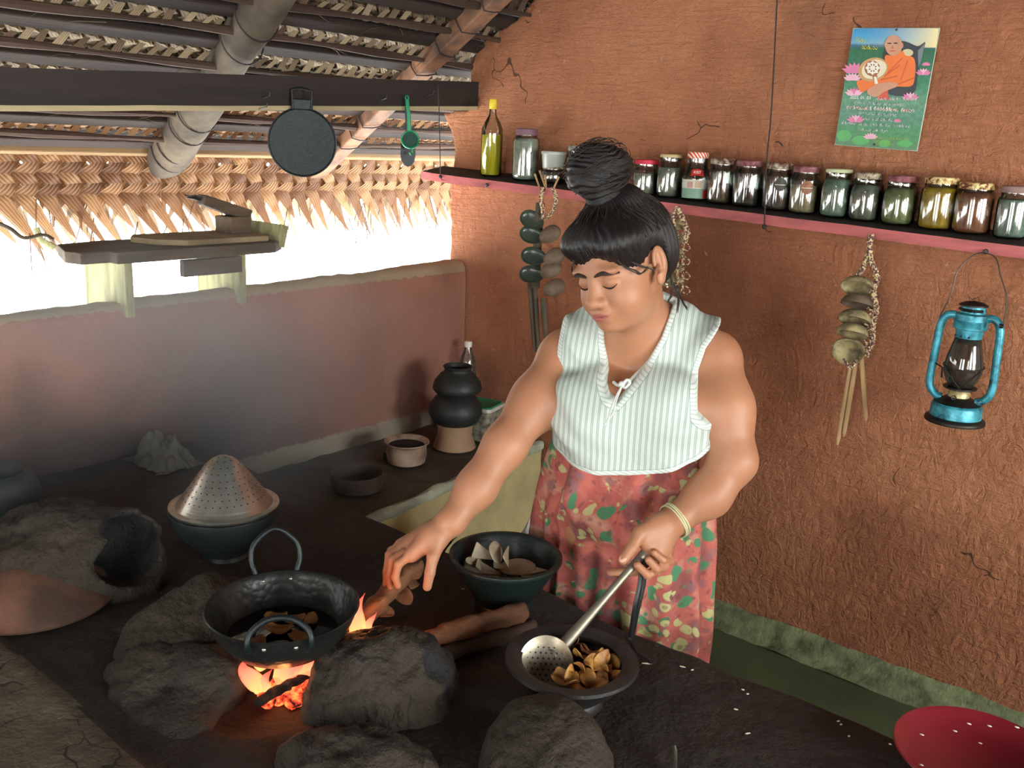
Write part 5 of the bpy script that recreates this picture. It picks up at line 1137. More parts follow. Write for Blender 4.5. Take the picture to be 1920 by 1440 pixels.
MB().lathe([(.0001, .014), (.0655, .014), (.0655, .07)], 40).build('dark_inside', simple('pot_dark_liner', (24, 24, 26), .8), t, angle=0)  # near-black liner inside the pot
MB().box((-.06, -.045, .02), (.02, .02, .035), rotm(0, 0, .6)).build('handle_stub', M_pot, t, mods=[BEV(.004)])
pot('clay_dish', 'low dark round clay dish on the side counter', 'dish', 669, 915, Z0, [(.0001, .002), (.07, 0), (.085, .004), (.09, .05), (.086, .058), (.082, .05), (.079, .012), (.0001, .01)], simple('dish_clay', (74, 62, 54), .8, var=.5, vs=9, bump=.2, bs=40))
M_pet = thin_glass('pet_plastic', (.93, .95, .95), .07, .08, .06)
Pb = V(onx(884, 760, -2.53)); Pt = V(onx(878, 640, -2.53)); t = thing('plastic_bottle', 'clear plastic bottle with white cap behind the stacked black pots', 'bottle', (Pb.x, Pt.y, Z0)); H = Pt.z-Z0
MB().lathe([(.0001, .004), (.034, 0), (.038, .01), (.037, H*.4), (.038, H*.66), (.03, H*.8), (.016, H*.9), (.0145, H-.02)], 32).build('bottle_body', M_pet, t, angle=60)
MB().lathe([(.0001, H), (.0155, H), (.0165, H-.003), (.0165, H-.022), (.014, H-.024)], 24).build('cap', M_white, t, angle=50)
Pc = V(onz(968, 838, Z0)); Pc = V((-2.36, 2.70, Z0)); t = thing('square_tub', 'square clear tub with green lid beside the black pots', 'tub', tuple(Pc), .25)
def rbox(w, h, r=.02, n=6):
    out = []
    for cx_, cy_, a0_ in ((w-r, h-r, 0), (-w+r, h-r, math.pi/2), (-w+r, -h+r, math.pi), (w-r, -h+r, 1.5*math.pi)):
        for k in range(n+1): a_ = a0_+math.pi/2*k/n; out.append((cx_+math.cos(a_)*r, cy_+math.sin(a_)*r))
    return out
def prism(secs, mat, name, parent):
    n = len(secs[0][0]); mb = MB(); vs = [(x, y, z) for o_, z in secs for x, y in o_]; mb.add(vs, [(i*n+j, i*n+(j+1) % n, (i+1)*n+(j+1) % n, (i+1)*n+j) for i in range(len(secs)-1) for j in range(n)]+[tuple(range(n))[::-1], tuple((len(secs)-1)*n+j for j in range(n))]); return mb.build(name, mat, parent, angle=40)
prism([(rbox(.058, .058), 0), (rbox(.068, .068), .125)], simple('tub_with_dry_goods', (150, 146, 128), .35, var=.5, vs=50, rgb2=(86, 80, 70)), 'tub_body', t)
prism([(rbox(.071, .071), .125), (rbox(.073, .073), .128), (rbox(.073, .073), .14)], simple('tub_rim', (206, 204, 190), .4), 'rim', t)
prism([(rbox(.066, .066), .138), (rbox(.064, .064), .144), (rbox(.058, .058), .1405)], M_grn, 'lid', t)
# white plastic bag behind the bowl
P = V(onz(1004, 992, .60)); P = V((-1.50, 1.93, 0)); t = thing('plastic_bag', 'crumpled white plastic bag standing on the floor behind the green bowl', 'bag', tuple(P)); top = V(onz(1000, 962, .61)); t.location = (top.x, top.y, 0)
n = 30; vs = []
for i in range(n+1):
    u = i/n
    for k in range(28):
        a_ = 2*math.pi*k/28; r_ = (.11 if u < .7 else .11-.11*((u-.7)/.3)**1.2)*(1+.25*noise.noise(V((math.cos(a_)*2, math.sin(a_)*2, u*4)))+.12*noise.noise(V((math.cos(a_)*6, math.sin(a_)*6, u*9)))); vs.append((math.cos(a_)*r_, math.sin(a_)*r_, .6*u+.02*math.sin(3*a_)*u))
MB().add(vs, [(i*28+k, i*28+(k+1) % 28, (i+1)*28+(k+1) % 28, (i+1)*28+k) for i in range(n) for k in range(28)]).build('bag_body', simple('white_plastic', (222, 226, 224), .4, var=.1), t, angle=50)
# red bowl bottom right
P = V(onz(1830, 1470, .66)); t = thing('red_bowl', 'red plastic bowl with white scraps at the bottom right corner', 'bowl', tuple(P)); M_red = simple('red_plastic', (118, 28, 38), .3, var=.15)
rr = 135*1.75/FPX; MB().lathe([(.0001, .004), (.06, 0), (rr*.7, .02), (rr*.97, .05), (rr, .054), (rr*.99, .057), (rr*.93, .052), (rr*.75, .028), (.0001, .012)], 56).build('bowl_body', M_red, t, angle=60)
for k in range(9): a_ = rg.uniform(1.2, 4.5); q = rr*rg.uniform(.6, .92); MB().ball((math.cos(a_)*q, math.sin(a_)*q, .018+.04*(q/rr-.6)/.35+.004), .0022, 6, sc=(1.8, .8, .6)).build('rice_grain', M_white, t)
# spoon end at the bottom
P = V(onz(1262, 1440, .675)); q = V(onz(1263, 1400, .685)); t = thing('spoon', 'spoon handle end sticking up at the bottom edge, right of the clay knob', 'spoon', tuple(P)); dd = (q-P)
local(MB().tube([P-dd*2.2+V((0, 0, -.01)), P-dd, P, P+dd*.7, P+dd], [.007, .008, .009, .009, .005], 12, flat=.35).build('handle', simple('spoon_metal', (170, 176, 166), .25, .8)), t)
# crumbs on the hearth
M_crumb = simple('coconut_crumb', (214, 200, 172), .8)
cl = ['below the tongs', 'right of the brown bowl', 'far right of the brown bowl', 'beside the kerb side edge', 'pair near the right hearth edge', 'left of the red bowl', 'in front of the brown bowl, to the right', 'between the brown bowl and the spoon', 'under the green bowl', 'near the right hearth edge middle', 'between spoon and red bowl', 'dark corner right of the spoon']
for k, (px, py, L) in enumerate(((1213, 1244, .020), (1280, 1250, .012), (1298, 1256, .006), (1393, 1293, .006), (1402, 1301, .005), (1402, 1375, .010), (1380, 1330, .008), (1572, 1352, .006), (1577, 1358, .005), (868, 1104, .008), (1592, 1380, .004), (1669, 1395, .005))):
    P = V(onz(px, py, hz(*onz(px, py, HZ)[:2])+.003)); a_ = rg.uniform(-.4, .4); d = V((RT[0]*math.cos(a_)-RT[1]*math.sin(a_), RT[1]*math.cos(a_)+RT[0]*math.sin(a_), 0))*L/2
    o = MB().tube([P-d, P, P+d], [.0008, .0017, .0008], 6).build('coconut_shred', M_crumb); prop(o, 'tiny white coconut shred on the hearth '+cl[k], 'crumb', 'white shreds scattered on the hearth')
# ---- thin bluish smoke drifting from the fire past the window wall
sm = bpy.data.materials.new('wood_smoke'); sm.use_nodes = True; nt = sm.node_tree; nt.nodes.clear(); o_ = nt.nodes.new('ShaderNodeOutputMaterial'); pv = nt.nodes.new('ShaderNodeVolumeScatter'); pv.inputs['Color'].default_value = (.72, .90, 1, 1); pv.inputs['Anisotropy'].default_value = .35
tc = nt.nodes.new('ShaderNodeTexCoord'); nz = nt.nodes.new('ShaderNodeTexNoise'); nz.inputs['Scale'].default_value = 1.1; nz.inputs['Detail'].default_value = 2; nz.inputs['Distortion'].default_value = .6; nt.links.new(tc.outputs['Generated'], nz.inputs['Vector'])
gr = nt.nodes.new('ShaderNodeTexGradient'); gr.gradient_type = 'SPHERICAL'; mp = nt.nodes.new('ShaderNodeMapping'); mp.vector_type = 'POINT'; mp.inputs['Location'].default_value = (-1, -1, -1); mp.inputs['Scale'].default_value = (2, 2, 2); nt.links.new(tc.outputs['Generated'], mp.inputs[0]); nt.links.new(mp.outputs[0], gr.inputs[0])
ml = nt.nodes.new('ShaderNodeMath'); ml.operation = 'MULTIPLY'; rp = nt.nodes.new('ShaderNodeMapRange'); rp.inputs['From Min'].default_value = .38; rp.inputs['From Max'].default_value = .68; rp.inputs['To Max'].default_value = 2.2; nt.links.new(nz.outputs[0], rp.inputs[0])
nt.links.new(rp.outputs[0], ml.inputs[0]); nt.links.new(gr.outputs['Fac'], ml.inputs[1]); nt.links.new(ml.outputs[0], pv.inputs['Density']); nt.links.new(pv.outputs[0], o_.inputs['Volume'])
q = MB().ball((-2.0, 1.15, 1.03), 1, 18, sc=(.56, .85, .36), rot=rotm(.28, 0, .1)).build('wood_smoke', sm); prop(q, 'thin bluish smoke drifting over the hearth in front of the window wall', 'smoke', kind='stuff')
# ================================================================= THE WOMAN
A = lambda x, y, D: np.array(at(x, y, D), float)
RTn, UPn, TW = RT, UP, -FW
sR, sL = A(1064, 652, 2.07), A(1340, 658, 1.99)
_w = sL-sR; _w[2] = 0; WV = _w/np.linalg.norm(_w); FV = np.array([WV[1], -WV[0], 0]); ZV = np.array([0, 0, 1.])
lean = .16; ZT = ZV*math.cos(lean)+FV*math.sin(lean); FT = FV*math.cos(lean)-ZV*math.sin(lean)
TR = np.stack([WV, FT, ZT], 1)
def TE(px, py, D, r, k=.05, sub=False): return Ell(A(px, py, D), r, TR, k, sub)
neckb = A(1203, 620, 2.02)
torso = [TE(1198, 690, 2.08, (.135, .082, .105)), TE(1190, 785, 2.08, (.140, .100, .13), .06), TE(1188, 872, 2.11, (.148, .104, .11), .06),
         TE(1118, 768, 1.995, (.086, .078, .082), .05), TE(1248, 770, 1.965, (.080, .078, .084), .05),
         Cone(sR+np.array([0, 0, -.004]), neckb, .046, .055, .05), Cone(sL+np.array([0, 0, -.004]), neckb, .046, .055, .05),
         Cone(A(1110, 600, 2.06), A(1180, 590, 2.07), .03, .04, .05), Cone(A(1290, 608, 2.03), A(1215, 590, 2.05), .03, .04, .05)]
# head frame
hs = 1.06; hc = A(1171, 503, 1.90)
Fh = RTn*-.67+UPn*-.44+TW*.60; Fh /= np.linalg.norm(Fh); Lh = RTn*.68+UPn*-.037+TW*.732; Lh -= Fh*(Lh@Fh); Lh /= np.linalg.norm(Lh); Uh = np.cross(Fh, Lh)
HR = np.stack([Fh, Lh, Uh], 1)
def H(f, l, u): return hc+hs*(Fh*f+Lh*l+Uh*u)
def HE(f, l, u, r, k=.02, sub=False): return Ell(H(f, l, u), np.array(r)*hs, HR, k, sub)
def HCn(a, b, ra, rb, k=.02, sub=False): return Cone(H(*a), H(*b), ra*hs, rb*hs, k, sub)
head = [HE(-.008, 0, .04, (.096, .074, .082)), HE(.035, 0, -.022, (.058, .060, .080), .03), HE(.046, 0, -.062, (.046, .046, .030), .03), HE(.080, 0, -.080, (.018, .020, .015), .025)]
for s in (-1, 1):
    head += [HE(.055, .036*s, -.034, (.034, .028, .032), .025), HE(.083, .030*s, .026, (.012, .024, .009), .016),
             HE(.097, .031*s, .004, (.012, .019, .012), .014, True), HE(.0775, .031*s, .003, (.0135, .0165, .0125), .006)]
head += [HCn((.088, 0, .018), (.110, 0, -.024), .0075, .0115, .016), HE(.1125, 0, -.028, (.0105, .0105, .0095), .01)]
for s in (-1, 1): head += [HE(.101, .0125*s, -.032, (.0105, .0072, .0078), .008), HE(.108, .0065*s, -.0395, (.0035, .0028, .003), .003, True)]
head += [HE(.088, 0, -.053, (.016, .026, .014), .014), HE(.0985, 0, -.0525, (.0085, .0215, .0050), .005), HE(.0965, 0, -.0640, (.0085, .0195, .0062), .005), HE(.1045, 0, -.0580, (.0050, .025, .0011), .002, True)]
for s in (-1, 1):
    head += [HE(-.008, .081*s, .006, (.0195, .0070, .031), .006), HE(-.001, .079*s, -.026, (.010, .006, .012), .008), HE(-.004, .0885*s, .008, (.0125, .0075, .021), .003, True), HE(.004, .080*s, -.004, (.006, .008, .009), .004, True), HE(-.006, .0835*s, .010, (.006, .003, .016), .003)]
neck = [Cone(neckb+np.array([0, 0, -.03]), H(-.022, 0, -.035), .058, .052, .03), Cone(A(1185, 640, 2.0), H(.02, 0, -.075), .03, .034, .04)]
def limb(pts, k=.03): return [Cone(pts[i][0], pts[i+1][0], pts[i][1], pts[i+1][1], k) for i in range(len(pts)-1)]
armR = limb([(A(1048, 682, 2.06), .050), (A(1005, 752, 2.01), .047), (A(948, 834, 1.965), .0425)], .05)+limb([(A(946, 836, 1.965), .043), (A(893, 914, 1.935), .0385), (A(846, 978, 1.905), .0275)])
armL = limb([(A(1343, 690, 1.985), .050), (A(1359, 765, 1.95), .0515), (A(1375, 862, 1.93), .0445)], .05)+limb([(A(1375, 866, 1.93), .0445), (A(1328, 928, 1.92), .0425), (A(1266, 975, 1.90), .0285)])
# hands: (joint list, radii)
def finger(pts, r0=.0092, r1=.0072):
    n = len(pts)-1; return [Cone(pts[i], pts[i+1], r0+(r1-r0)*i/n, r0+(r1-r0)*(i+1)/n, .004) for i in range(n)]
handR = [Cone(A(846, 978, 1.905), A(815, 1002, 1.905), .0270, .026, .02), Cone(A(815, 1003, 1.91), A(762, 1030, 1.925), .023, .017, .02), Cone(A(812, 1006, 1.89), A(772, 1040, 1.885), .022, .016, .02), Cone(A(805, 998, 1.925), A(752, 1022, 1.95), .019, .014, .02)]
handR += finger([A(768, 1043, 1.882), A(747, 1058, 1.88), A(741, 1082, 1.885), A(746, 1098, 1.89)])
handR += finger([A(757, 1036, 1.905), A(735, 1050, 1.90), A(730, 1080, 1.905), A(732, 1099, 1.91)])
handR += finger([A(750, 1029, 1.93), A(730, 1040, 1.925), A(725, 1072, 1.925), A(724, 1094, 1.93)])
handR += finger([A(750, 1022, 1.95), A(733, 1032, 1.95), A(729, 1056, 1.95), A(730, 1074, 1.95)], .0082, .0065)
handR += [Cone(A(822, 1012, 1.885), A(812, 1044, 1.865), .0175, .0125, .015)]+finger([A(812, 1044, 1.865), A(806, 1074, 1.86), A(801, 1100, 1.865)], .0118, .0090)
DH = 1.835
handL = [Cone(A(1266, 975, 1.90), A(1243, 989, 1.878), .0275, .026, .02), Cone(A(1243, 990, 1.875), A(1232, 1030, 1.85), .024, .018, .02), Cone(A(1240, 985, 1.87), A(1212, 1018, 1.845), .022, .016, .02), Cone(A(1250, 998, 1.88), A(1247, 1030, 1.862), .019, .014, .02)]
handL += [Cone(A(1228, 985, 1.86), A(1200, 1000, 1.838), .0175, .0150, .015)]+finger([A(1200, 1000, 1.838), A(1184, 1028, 1.822), A(1168, 1050, 1.815)], .0135, .0098)     # thumb along the handle
handL += finger([A(1215, 1025, 1.845), A(1218, 1052, 1.862), A(1190, 1072, 1.868), A(1144, 1073, 1.86)], .0092, .0078)     # index pointing under the handle
handL += finger([A(1226, 1030, 1.845), A(1234, 1066, 1.845), A(1214, 1078, 1.832), A(1195, 1060, 1.818)], .0096, .0078)
handL += finger([A(1238, 1032, 1.85), A(1246, 1062, 1.85), A(1231, 1066, 1.828), A(1216, 1050, 1.818)], .0092, .0075)
handL += finger([A(1249, 1030, 1.862), A(1256, 1052, 1.865), A(1243, 1050, 1.835), A(1226, 1036, 1.825)], .0082, .0068)
# pelvis, legs and feet (mostly under the skirt)
wc = A(1186, 872, 2.12); wc = np.array([wc[0], wc[1], .93])
legs = [Ell(wc+np.array([0, 0, -.07]), (.165, .12, .13), np.stack([WV, FV, ZV], 1), .06)]
for s in (-1, 1):
    hp = wc+WV*.085*s+np.array([0, 0, -.12]); kn = hp+np.array([0, 0, -.36])+FV*.01; an = kn+np.array([0, 0, -.37])-FV*.015
    legs += [Cone(hp, kn, .085, .055, .05), Cone(kn, an, .053, .034, .04), Cone(an+FV*-.02+np.array([0, 0, -.035]), an+FV*.12+np.array([0, 0, -.05]), .032, .024, .03)]
ftz = min(l.box()[0][2] for l in legs); 
body_prims = torso+neck+armR+armL+legs+handR+handL+head
def skinmat():
    t = NT('skin_brown'); co = t.co(); c = t.ramp(t.noise(co, 6, 4), [(.3, lin((164, 112, 82))), (.7, lin((184, 130, 98)))]); c = t.mix(t.math('MULTIPLY', t.noise(co, 90, 2), .12), c, lin((150, 84, 62)))
    t.bsdf(c, .5, 0, t.bump(t.noise(co, 260, 2), .05, .001), **{'Subsurface Weight': .12, 'Subsurface Scale': .01, 'Subsurface Radius': (1, .35, .2)} if False else {}).inputs['Subsurface Weight'].default_value = .1
    t.m.node_tree.nodes['Principled BSDF'].inputs['Subsurface Scale'].default_value = .01; return t.m
M_skin = skinmat(); M_lip = simple('lips', (172, 98, 88), .4, var=.1); M_nail = simple('fingernail', (214, 160, 136), .35, var=.05)
def build_body():
    V_, F_ = [], []; off = 0; boxes = []
    fine = []
    for prims, h in ((head, .0021), (handR, .0022), (handL, .0022)):
        b = [p.box() for p in prims if not p.sub]; lo = np.min([q[0] for q in b], 0)-.012; hi = np.max([q[1] for q in b], 0)+.012; fine.append((lo, hi, h))
    allp = body_prims
    for lo, hi, h in fine:
        F, o = field(allp, lo, hi, h); v, f = nets(F, o, h); V_.append(v); F_.append(f+off); off += len(v)
    b = [p.box() for p in allp if not p.sub]; lo = np.min([q[0] for q in b], 0)-.02; hi = np.max([q[1] for q in b], 0)+.02
    F, o = field([p for p in allp if p not in head or p in head[:4]], lo, hi, .0046); v, f = nets(F, o, .0046)
    fc = v[f].mean(1); keep = np.ones(len(f), bool)
    for l_, h_, _ in fine: keep &= ~np.all((fc > l_+.008) & (fc < h_-.008), axis=1)
    f = f[keep]; V_.append(v); F_.append(f+off); v = np.concatenate(V_); f = np.concatenate(F_)
    used = np.zeros(len(v), bool); used[f.ravel()] = True; remap = np.cumsum(used)-1; return v[used], remap[f]
v, f = build_body()
lipc = H(.101, 0, -.058)
def mi(c):
    q = (c-lipc)@HR/hs; lip = (np.abs(q[:, 1])/.0205)**2+(q[:, 2]/(.0098*(1-.35*(q[:, 1]/.02)**2)))**2 < 1
    lip &= q[:, 0] > -.012; return lip.astype(int)
woman = thing('person', 'woman in white striped sleeveless blouse and floral skirt looking down, reaching over the hearth', 'person', tuple(wc*np.array([1, 1, 0])))
local(np_mesh('body', v, f, [M_skin, M_lip], None, None, mi), woman)
# nails on the visible fingers
def nail(p, q, up, r=.0062):
    p, q = V(p), V(q); d = (q-p).normalized(); n = V(up); n = (n-d*n.dot(d)).normalized(); s = d.cross(n)
    vs = MB().ball((0, 0, 0), 1, 8); R_ = frame(s, d, n); mb = MB().add([q-d*.0005+n*r*.82+R_@V((x[0]*r*.85, x[1]*r*1.15, x[2]*r*.28)) for x in [V(a) for a in vs.v]], vs.f)
    local(mb.build('fingernail', M_nail), woman)
nail(A(1184, 1028, 1.822), A(1169, 1049, 1.815), TW*.8+RTn*-.5, .0085)
nail(A(1190, 1072, 1.868), A(1146, 1073, 1.86), TW+UPn*-.4); nail(A(812, 1060, 1.86), A(802, 1098, 1.865), TW, .007)
# brows and lashes
M_brow = simple('brow_hair', (48, 34, 28), .8); M_lash = simple('lash_line', (30, 20, 18), .7)
def surf(f_, l_, u_, d0=.14):
    """march from in front of the face to the skin"""
    p = H(f_, l_, u_); o = p+Fh*.06; 
    for _ in range(60):
        Pp = o[None, None, :]; d = .06
        for q in head:
            dd = float(q(Pp)[0, 0]); d = -smin(np.float64(-d), np.float64(dd), 0) if False else (float(smax(np.float64(d), np.float64(-dd), q.k)) if q.sub else float(smin(np.float64(d), np.float64(dd), q.k)))
        if d < .0004: break
        o = o-Fh*d*.8
    return o
for s in (-1, 1):
    P_ = [surf(0.09, l_*s, u_) for l_, u_ in ((.010, .020), (.020, .0235), (.030, .0255), (.040, .0235), (.050, .0175))]
    local(MB().tube(bez([p+Fh*.0004 for p in P_], 16), [.0022+.0036*math.sin(math.pi*(i/16)**.8) for i in range(17)], 8, flat=.6).build('eyebrow', M_brow), woman)
    P_ = [surf(.09, l_*s, u_) for l_, u_ in ((.016, -.001), (.023, -.0055), (.031, -.0072), (.039, -.0058), (.0465, -.0008))]
    local(MB().tube(bez([p+Fh*.0006 for p in P_], 16), [.0006+.0012*math.sin(math.pi*i/16) for i in range(17)], 6).build('eyelashes', M_lash), woman)
local(MB().ball(H(-.001, .089, -.037), .0032, 8).ball(H(-.001, .0885, -.0425), .0022, 8).build('earring', simple('earring_silver', (220, 214, 200), .25, .9)), woman)
# ---- hair
def hairmat():
    t = NT('black_hair'); at1 = t.attr('strand'); n1 = t.noise(None, 5.0, 3)
    nz = t.n('ShaderNodeTexNoise', noise_dimensions='1D'); nz.inputs['Scale'].default_value = 260; nz.inputs['Detail'].default_value = 3; t.l(at1.outputs['Fac'], nz.inputs['W'])
    c = t.ramp(nz.outputs['Fac'], [(.3, lin((12, 11, 12))), (.7, lin((34, 28, 27)))])
    t.bsdf(c, .42, 0, t.bump(nz.outputs['Fac'], .5, .004), **{'Specular IOR Level': .5}); return t.m
M_hair = hairmat()
hp = [HE(-.012, 0, .048, (.110, .087, .092)), HE(-.05, 0, .01, (.07, .078, .075), .03), HE(.045, .03, .072, (.05, .055, .035), .03), HE(.045, -.03, .072, (.05, .055, .035), .03), HE(-.02, 0, .125, (.05, .05, .03), .03)]
hl = np.array([(-.2, -.085), (-.085, -.085), (-.06, -.068), (-.04, -.035), (-.030, .012), (-.012, .030), (.012, .022), (.03, .010), (.045, .012), (.062, .028), (.08, .044), (.10, .055), (.2, .06)])
def hcut(F, G):
    q = (G-hc)@HR/hs; uh = np.interp(q[..., 0], hl[:, 0], hl[:, 1])+.006*np.sin(q[..., 1]*90)+.010*np.clip(np.abs(q[..., 1])/.07, 0, 1)*(q[..., 0] > .05)*-1
    F = F+.011*hs*(1-np.clip((q[..., 2]-uh)/.034, 0, 1))**1.6*(q[..., 0] > -.03)
    return smax(F, (uh-q[..., 2])*hs*.75, .004)
def hdisp(v):
    q = (v-hc)@HR/hs; n = v-H(-.01, 0, .04); n /= np.linalg.norm(n, axis=1)[:, None]
    ang = np.arctan2(q[:, 1], q[:, 0]-.0); d = .0014*np.sin(ang*44+vnoise(v, 30, 3)*4)+.0035*vnoise(v, 22, 5)
    return v+n*d[:, None]
strand = lambda v: np.arctan2(((v-hc)@HR)[:, 1], ((v-hc)@HR)[:, 0])*.35+vnoise(v, 14, 2)*.02
hair = local(sdf_mesh('hair', hp, .003, M_hair, None, post=hcut, pad=.03, disp=hdisp, attrs={'strand': strand}), woman)
bc_ = H(-.004, 0, .192)
bun = [Ell(bc_, np.array((.056, .058, .050))*hs, HR, .02), HE(.0, 0, .14, (.03, .032, .03), .02)]
for k in range(5):
    a_ = k*1.3; bun.append(HE(-.004+.03*math.cos(a_), .03*math.sin(a_), .192+.012*math.sin(a_*2), (.034, .034, .028), .008))
def bdisp(v):
    q = (v-bc_)@HR; n = v-bc_; n /= np.linalg.norm(n, axis=1)[:, None]; a_ = np.arctan2(q[:, 2], np.hypot(q[:, 0], q[:, 1])); th = np.arctan2(q[:, 1], q[:, 0])
    return v+n*(.0013*np.sin(a_*30+th*4+vnoise(v, 28, 7)*5)+.008*vnoise(v, 20, 8))[:, None]
local(sdf_mesh('hair_bun', bun, .003, M_hair, None, pad=.03, disp=bdisp, attrs={'strand': lambda v: ((v-bc_)@HR)[:, 2]*2.2+np.arctan2(((v-bc_)@HR)[:, 1], ((v-bc_)@HR)[:, 0])*.1}), woman)
mb = MB(); rg = random.Random(11)
for k in range(260):   # loose fine strands over the head and bun
    if k % 2:
        th, ph = rg.uniform(0, 6.28), rg.uniform(-.6, 1.4); r_ = np.array((.060, .062, .054))*rg.uniform(1.0, 1.12); pts = []
        for i in range(9): a_ = th+i*.16; p_ = ph+.12*math.sin(i*.5+k); pts.append(V(bc_+hs*(Fh*r_[0]*math.cos(a_)*math.cos(p_)+Lh*r_[1]*math.sin(a_)*math.cos(p_)+Uh*r_[2]*math.sin(p_))))
    else:
        th = rg.uniform(-3.14, 3.14); r_ = np.array((.112, .089, .094))*rg.uniform(1.0, 1.045); pts = []
        for i in range(9):
            p_ = .15+(1.35-.15)*i/8; a_ = th+.25*math.sin(i*.4+k); q = np.array((-.012+r_[0]*math.cos(a_)*math.cos(p_), r_[1]*math.sin(a_)*math.cos(p_), .048+r_[2]*math.sin(p_)))
            if q[2] < np.interp(q[0], hl[:, 0], hl[:, 1])+.004: continue
            pts.append(V(H(*q)))
    if len(pts) > 2: mb.tube(pts, [.0007]*(len(pts)-1)+[.0002], 4)
for a_ in (((.075, .045, .058), (.072, .062, .03), (.055, .070, .012), (.05, .078, .004), (.03, .082, .008)), ((-.03, .078, -.03), (-.02, .082, -.06), (-.005, .078, -.075)), ((-.035, .076, -.04), (-.03, .084, -.075), (-.015, .084, -.10)), ((-.05, .07, -.06), (-.045, .08, -.09), (-.04, .09, -.105)),
           ((.06, .06, .04), (.045, .072, .02), (.02, .083, .002), (.018, .084, -.01)), ((.07, -.03, .07), (.085, -.05, .04), (.08, -.06, .02))):
    for j in range(5): mb.tube(bez([V(H(*p))+V((rg.uniform(-1, 1), rg.uniform(-1, 1), rg.uniform(-1, 1)))*.0025 for p in a_], 12), [.0008]*12+[.0002], 4)
s_ = local(mb.build('loose_hair', simple('loose_hair', (44, 36, 32), .45), angle=0), woman); s_['kind'] = 'stuff'
# ---- blouse
TO = A(1190, 750, 2.08); pl0 = TO+FT*.09
def tw(px, py):
    r_ = ray(px, py); t_ = ((pl0-CP)@FT)/(r_@FT); p = CP+r_*t_; return ((p-TO)@WV, (p-TO)@ZT)
front = [tw(*q) for q in ((1046, 520), (1046, 575), (1044, 600), (1040, 650), (1040, 700), (1026, 742), (985, 755), (975, 800), (1030, 815), (1075, 838), (1130, 848), (1190, 850), (1250, 847), (1310, 835), (1345, 815), (1400, 800), (1400, 790), (1345, 780), (1312, 752), (1308, 700), (1322, 660), (1348, 630), (1376, 612), (1380, 520), (1262, 520), (1259, 560), (1252, 600), (1238, 640), (1214, 680), (1188, 706), (1168, 726), (1152, 716), (1138, 692), (1129, 655), (1122, 610), (1112, 520))]
back = front[:24]+[tw(1300, 480), tw(1110, 480)]
def poly_sdf(x, y, poly):
    d = np.full(x.shape, 1e9); ins = np.zeros(x.shape, bool); n = len(poly)
    for i in range(n):
        (x0, y0), (x1, y1) = poly[i], poly[(i+1) % n]; ex, ey = x1-x0, y1-y0; t_ = np.clip(((x-x0)*ex+(y-y0)*ey)/(ex*ex+ey*ey), 0, 1)
        d = np.minimum(d, (x-x0-ex*t_)**2+(y-y0-ey*t_)**2)
        c_ = ((y0 <= y) & (y1 > y)) | ((y1 <= y) & (y0 > y)); ins ^= c_ & (x < x0+(y-y0)/(ey if abs(ey) > 1e-9 else 1e-9)*ex)
    d = np.sqrt(d); return np.where(ins, -d, d)
def blouse_post(F, G):
    q = (G-TO)@TR; x, y_f, z = q[..., 0], q[..., 1], q[..., 2]
    fold = .0045*np.sin(x*46+vnoise(G, 9, 4)*5)*np.clip((.0-z)/.10, 0, 1)+.006*vnoise(G, 14, 6)+.004*np.sin((z*60-np.abs(x)*55)+vnoise(G, 8, 9)*4)*np.clip((np.abs(x)-.07)/.05, 0, 1)+.010*np.clip((-.085-z)/.05, 0, 1)
    F = F-.0115-fold; m = (F < .04)
    pf = poly_sdf(x, z, front); pb = poly_sdf(x, z, back); p_ = np.where(y_f > -.03, pf, pb); F = smax(F, p_.astype(np.float32), .004)
    return F
bl_extra = [TE(1332, 660, 1.99, (.052, .060, .052), .04), TE(1082, 655, 2.06, (.046, .060, .050), .04), TE(1188, 845, 2.06, (.172, .125, .055), .05), TE(1122, 790, 1.995, (.082, .07, .075), .05), TE(1256, 795, 1.965, (.082, .07, .078), .05)]
def edge_attr(v):
    q = (v-TO)@TR; a_ = np.abs(poly_sdf(q[:, 0], q[:, 2], front)); return a_
def wattr(v):
    q = (v-TO)@TR; return q[:, 0]+.02*np.sin(q[:, 2]*9)*0+.15*q[:, 0]*np.abs(q[:, 0])
def blousemat():
    t = NT('striped_cotton'); w = t.attr('across'); e = t.attr('edge'); co = t.co()
    x = t.math('ADD', w.outputs['Fac'], t.math('MULTIPLY', t.noise(co, 12, 2), .004)); s1 = t.math('SINE', t.math('MULTIPLY', x, 2*math.pi/.0125)); s2 = t.math('SINE', t.math('MULTIPLY', x, 2*math.pi/.00415))
    f = t.math('ADD', t.math('MULTIPLY', t.math('GREATER_THAN', s1, .1), .62), t.math('MULTIPLY', t.math('GREATER_THAN', s2, .4), .30))
    c = t.mix(f, lin((204, 214, 206)), lin((152, 170, 162)))
    trim = t.math('LESS_THAN', e.outputs['Fac'], .0115); y = t.n('ShaderNodeSeparateXYZ'); t.l(co, y.inputs[0]); tick = t.math('GREATER_THAN', t.math('SINE', t.math('MULTIPLY', t.math('ADD', y.outputs[2], t.math('MULTIPLY', y.outputs[0], .3)), 900)), .55)
    c2 = t.mix(t.math('MULTIPLY', tick, .5), lin((212, 220, 214)), lin((140, 160, 152))); c = t.mix(trim, c, c2)
    seam = t.math('MULTIPLY', t.math('GREATER_THAN', e.outputs['Fac'], .0115), t.math('LESS_THAN', e.outputs['Fac'], .0132)); c = t.mix(t.math('MULTIPLY', seam, .5), c, lin((120, 134, 130)))
    h = t.math('ADD', t.math('MULTIPLY', t.noise(co, 22, 4, .6), 1.), t.math('MULTIPLY', f, .05)); t.bsdf(c, .85, 0, t.bump(h, .35, .012)); return t.m
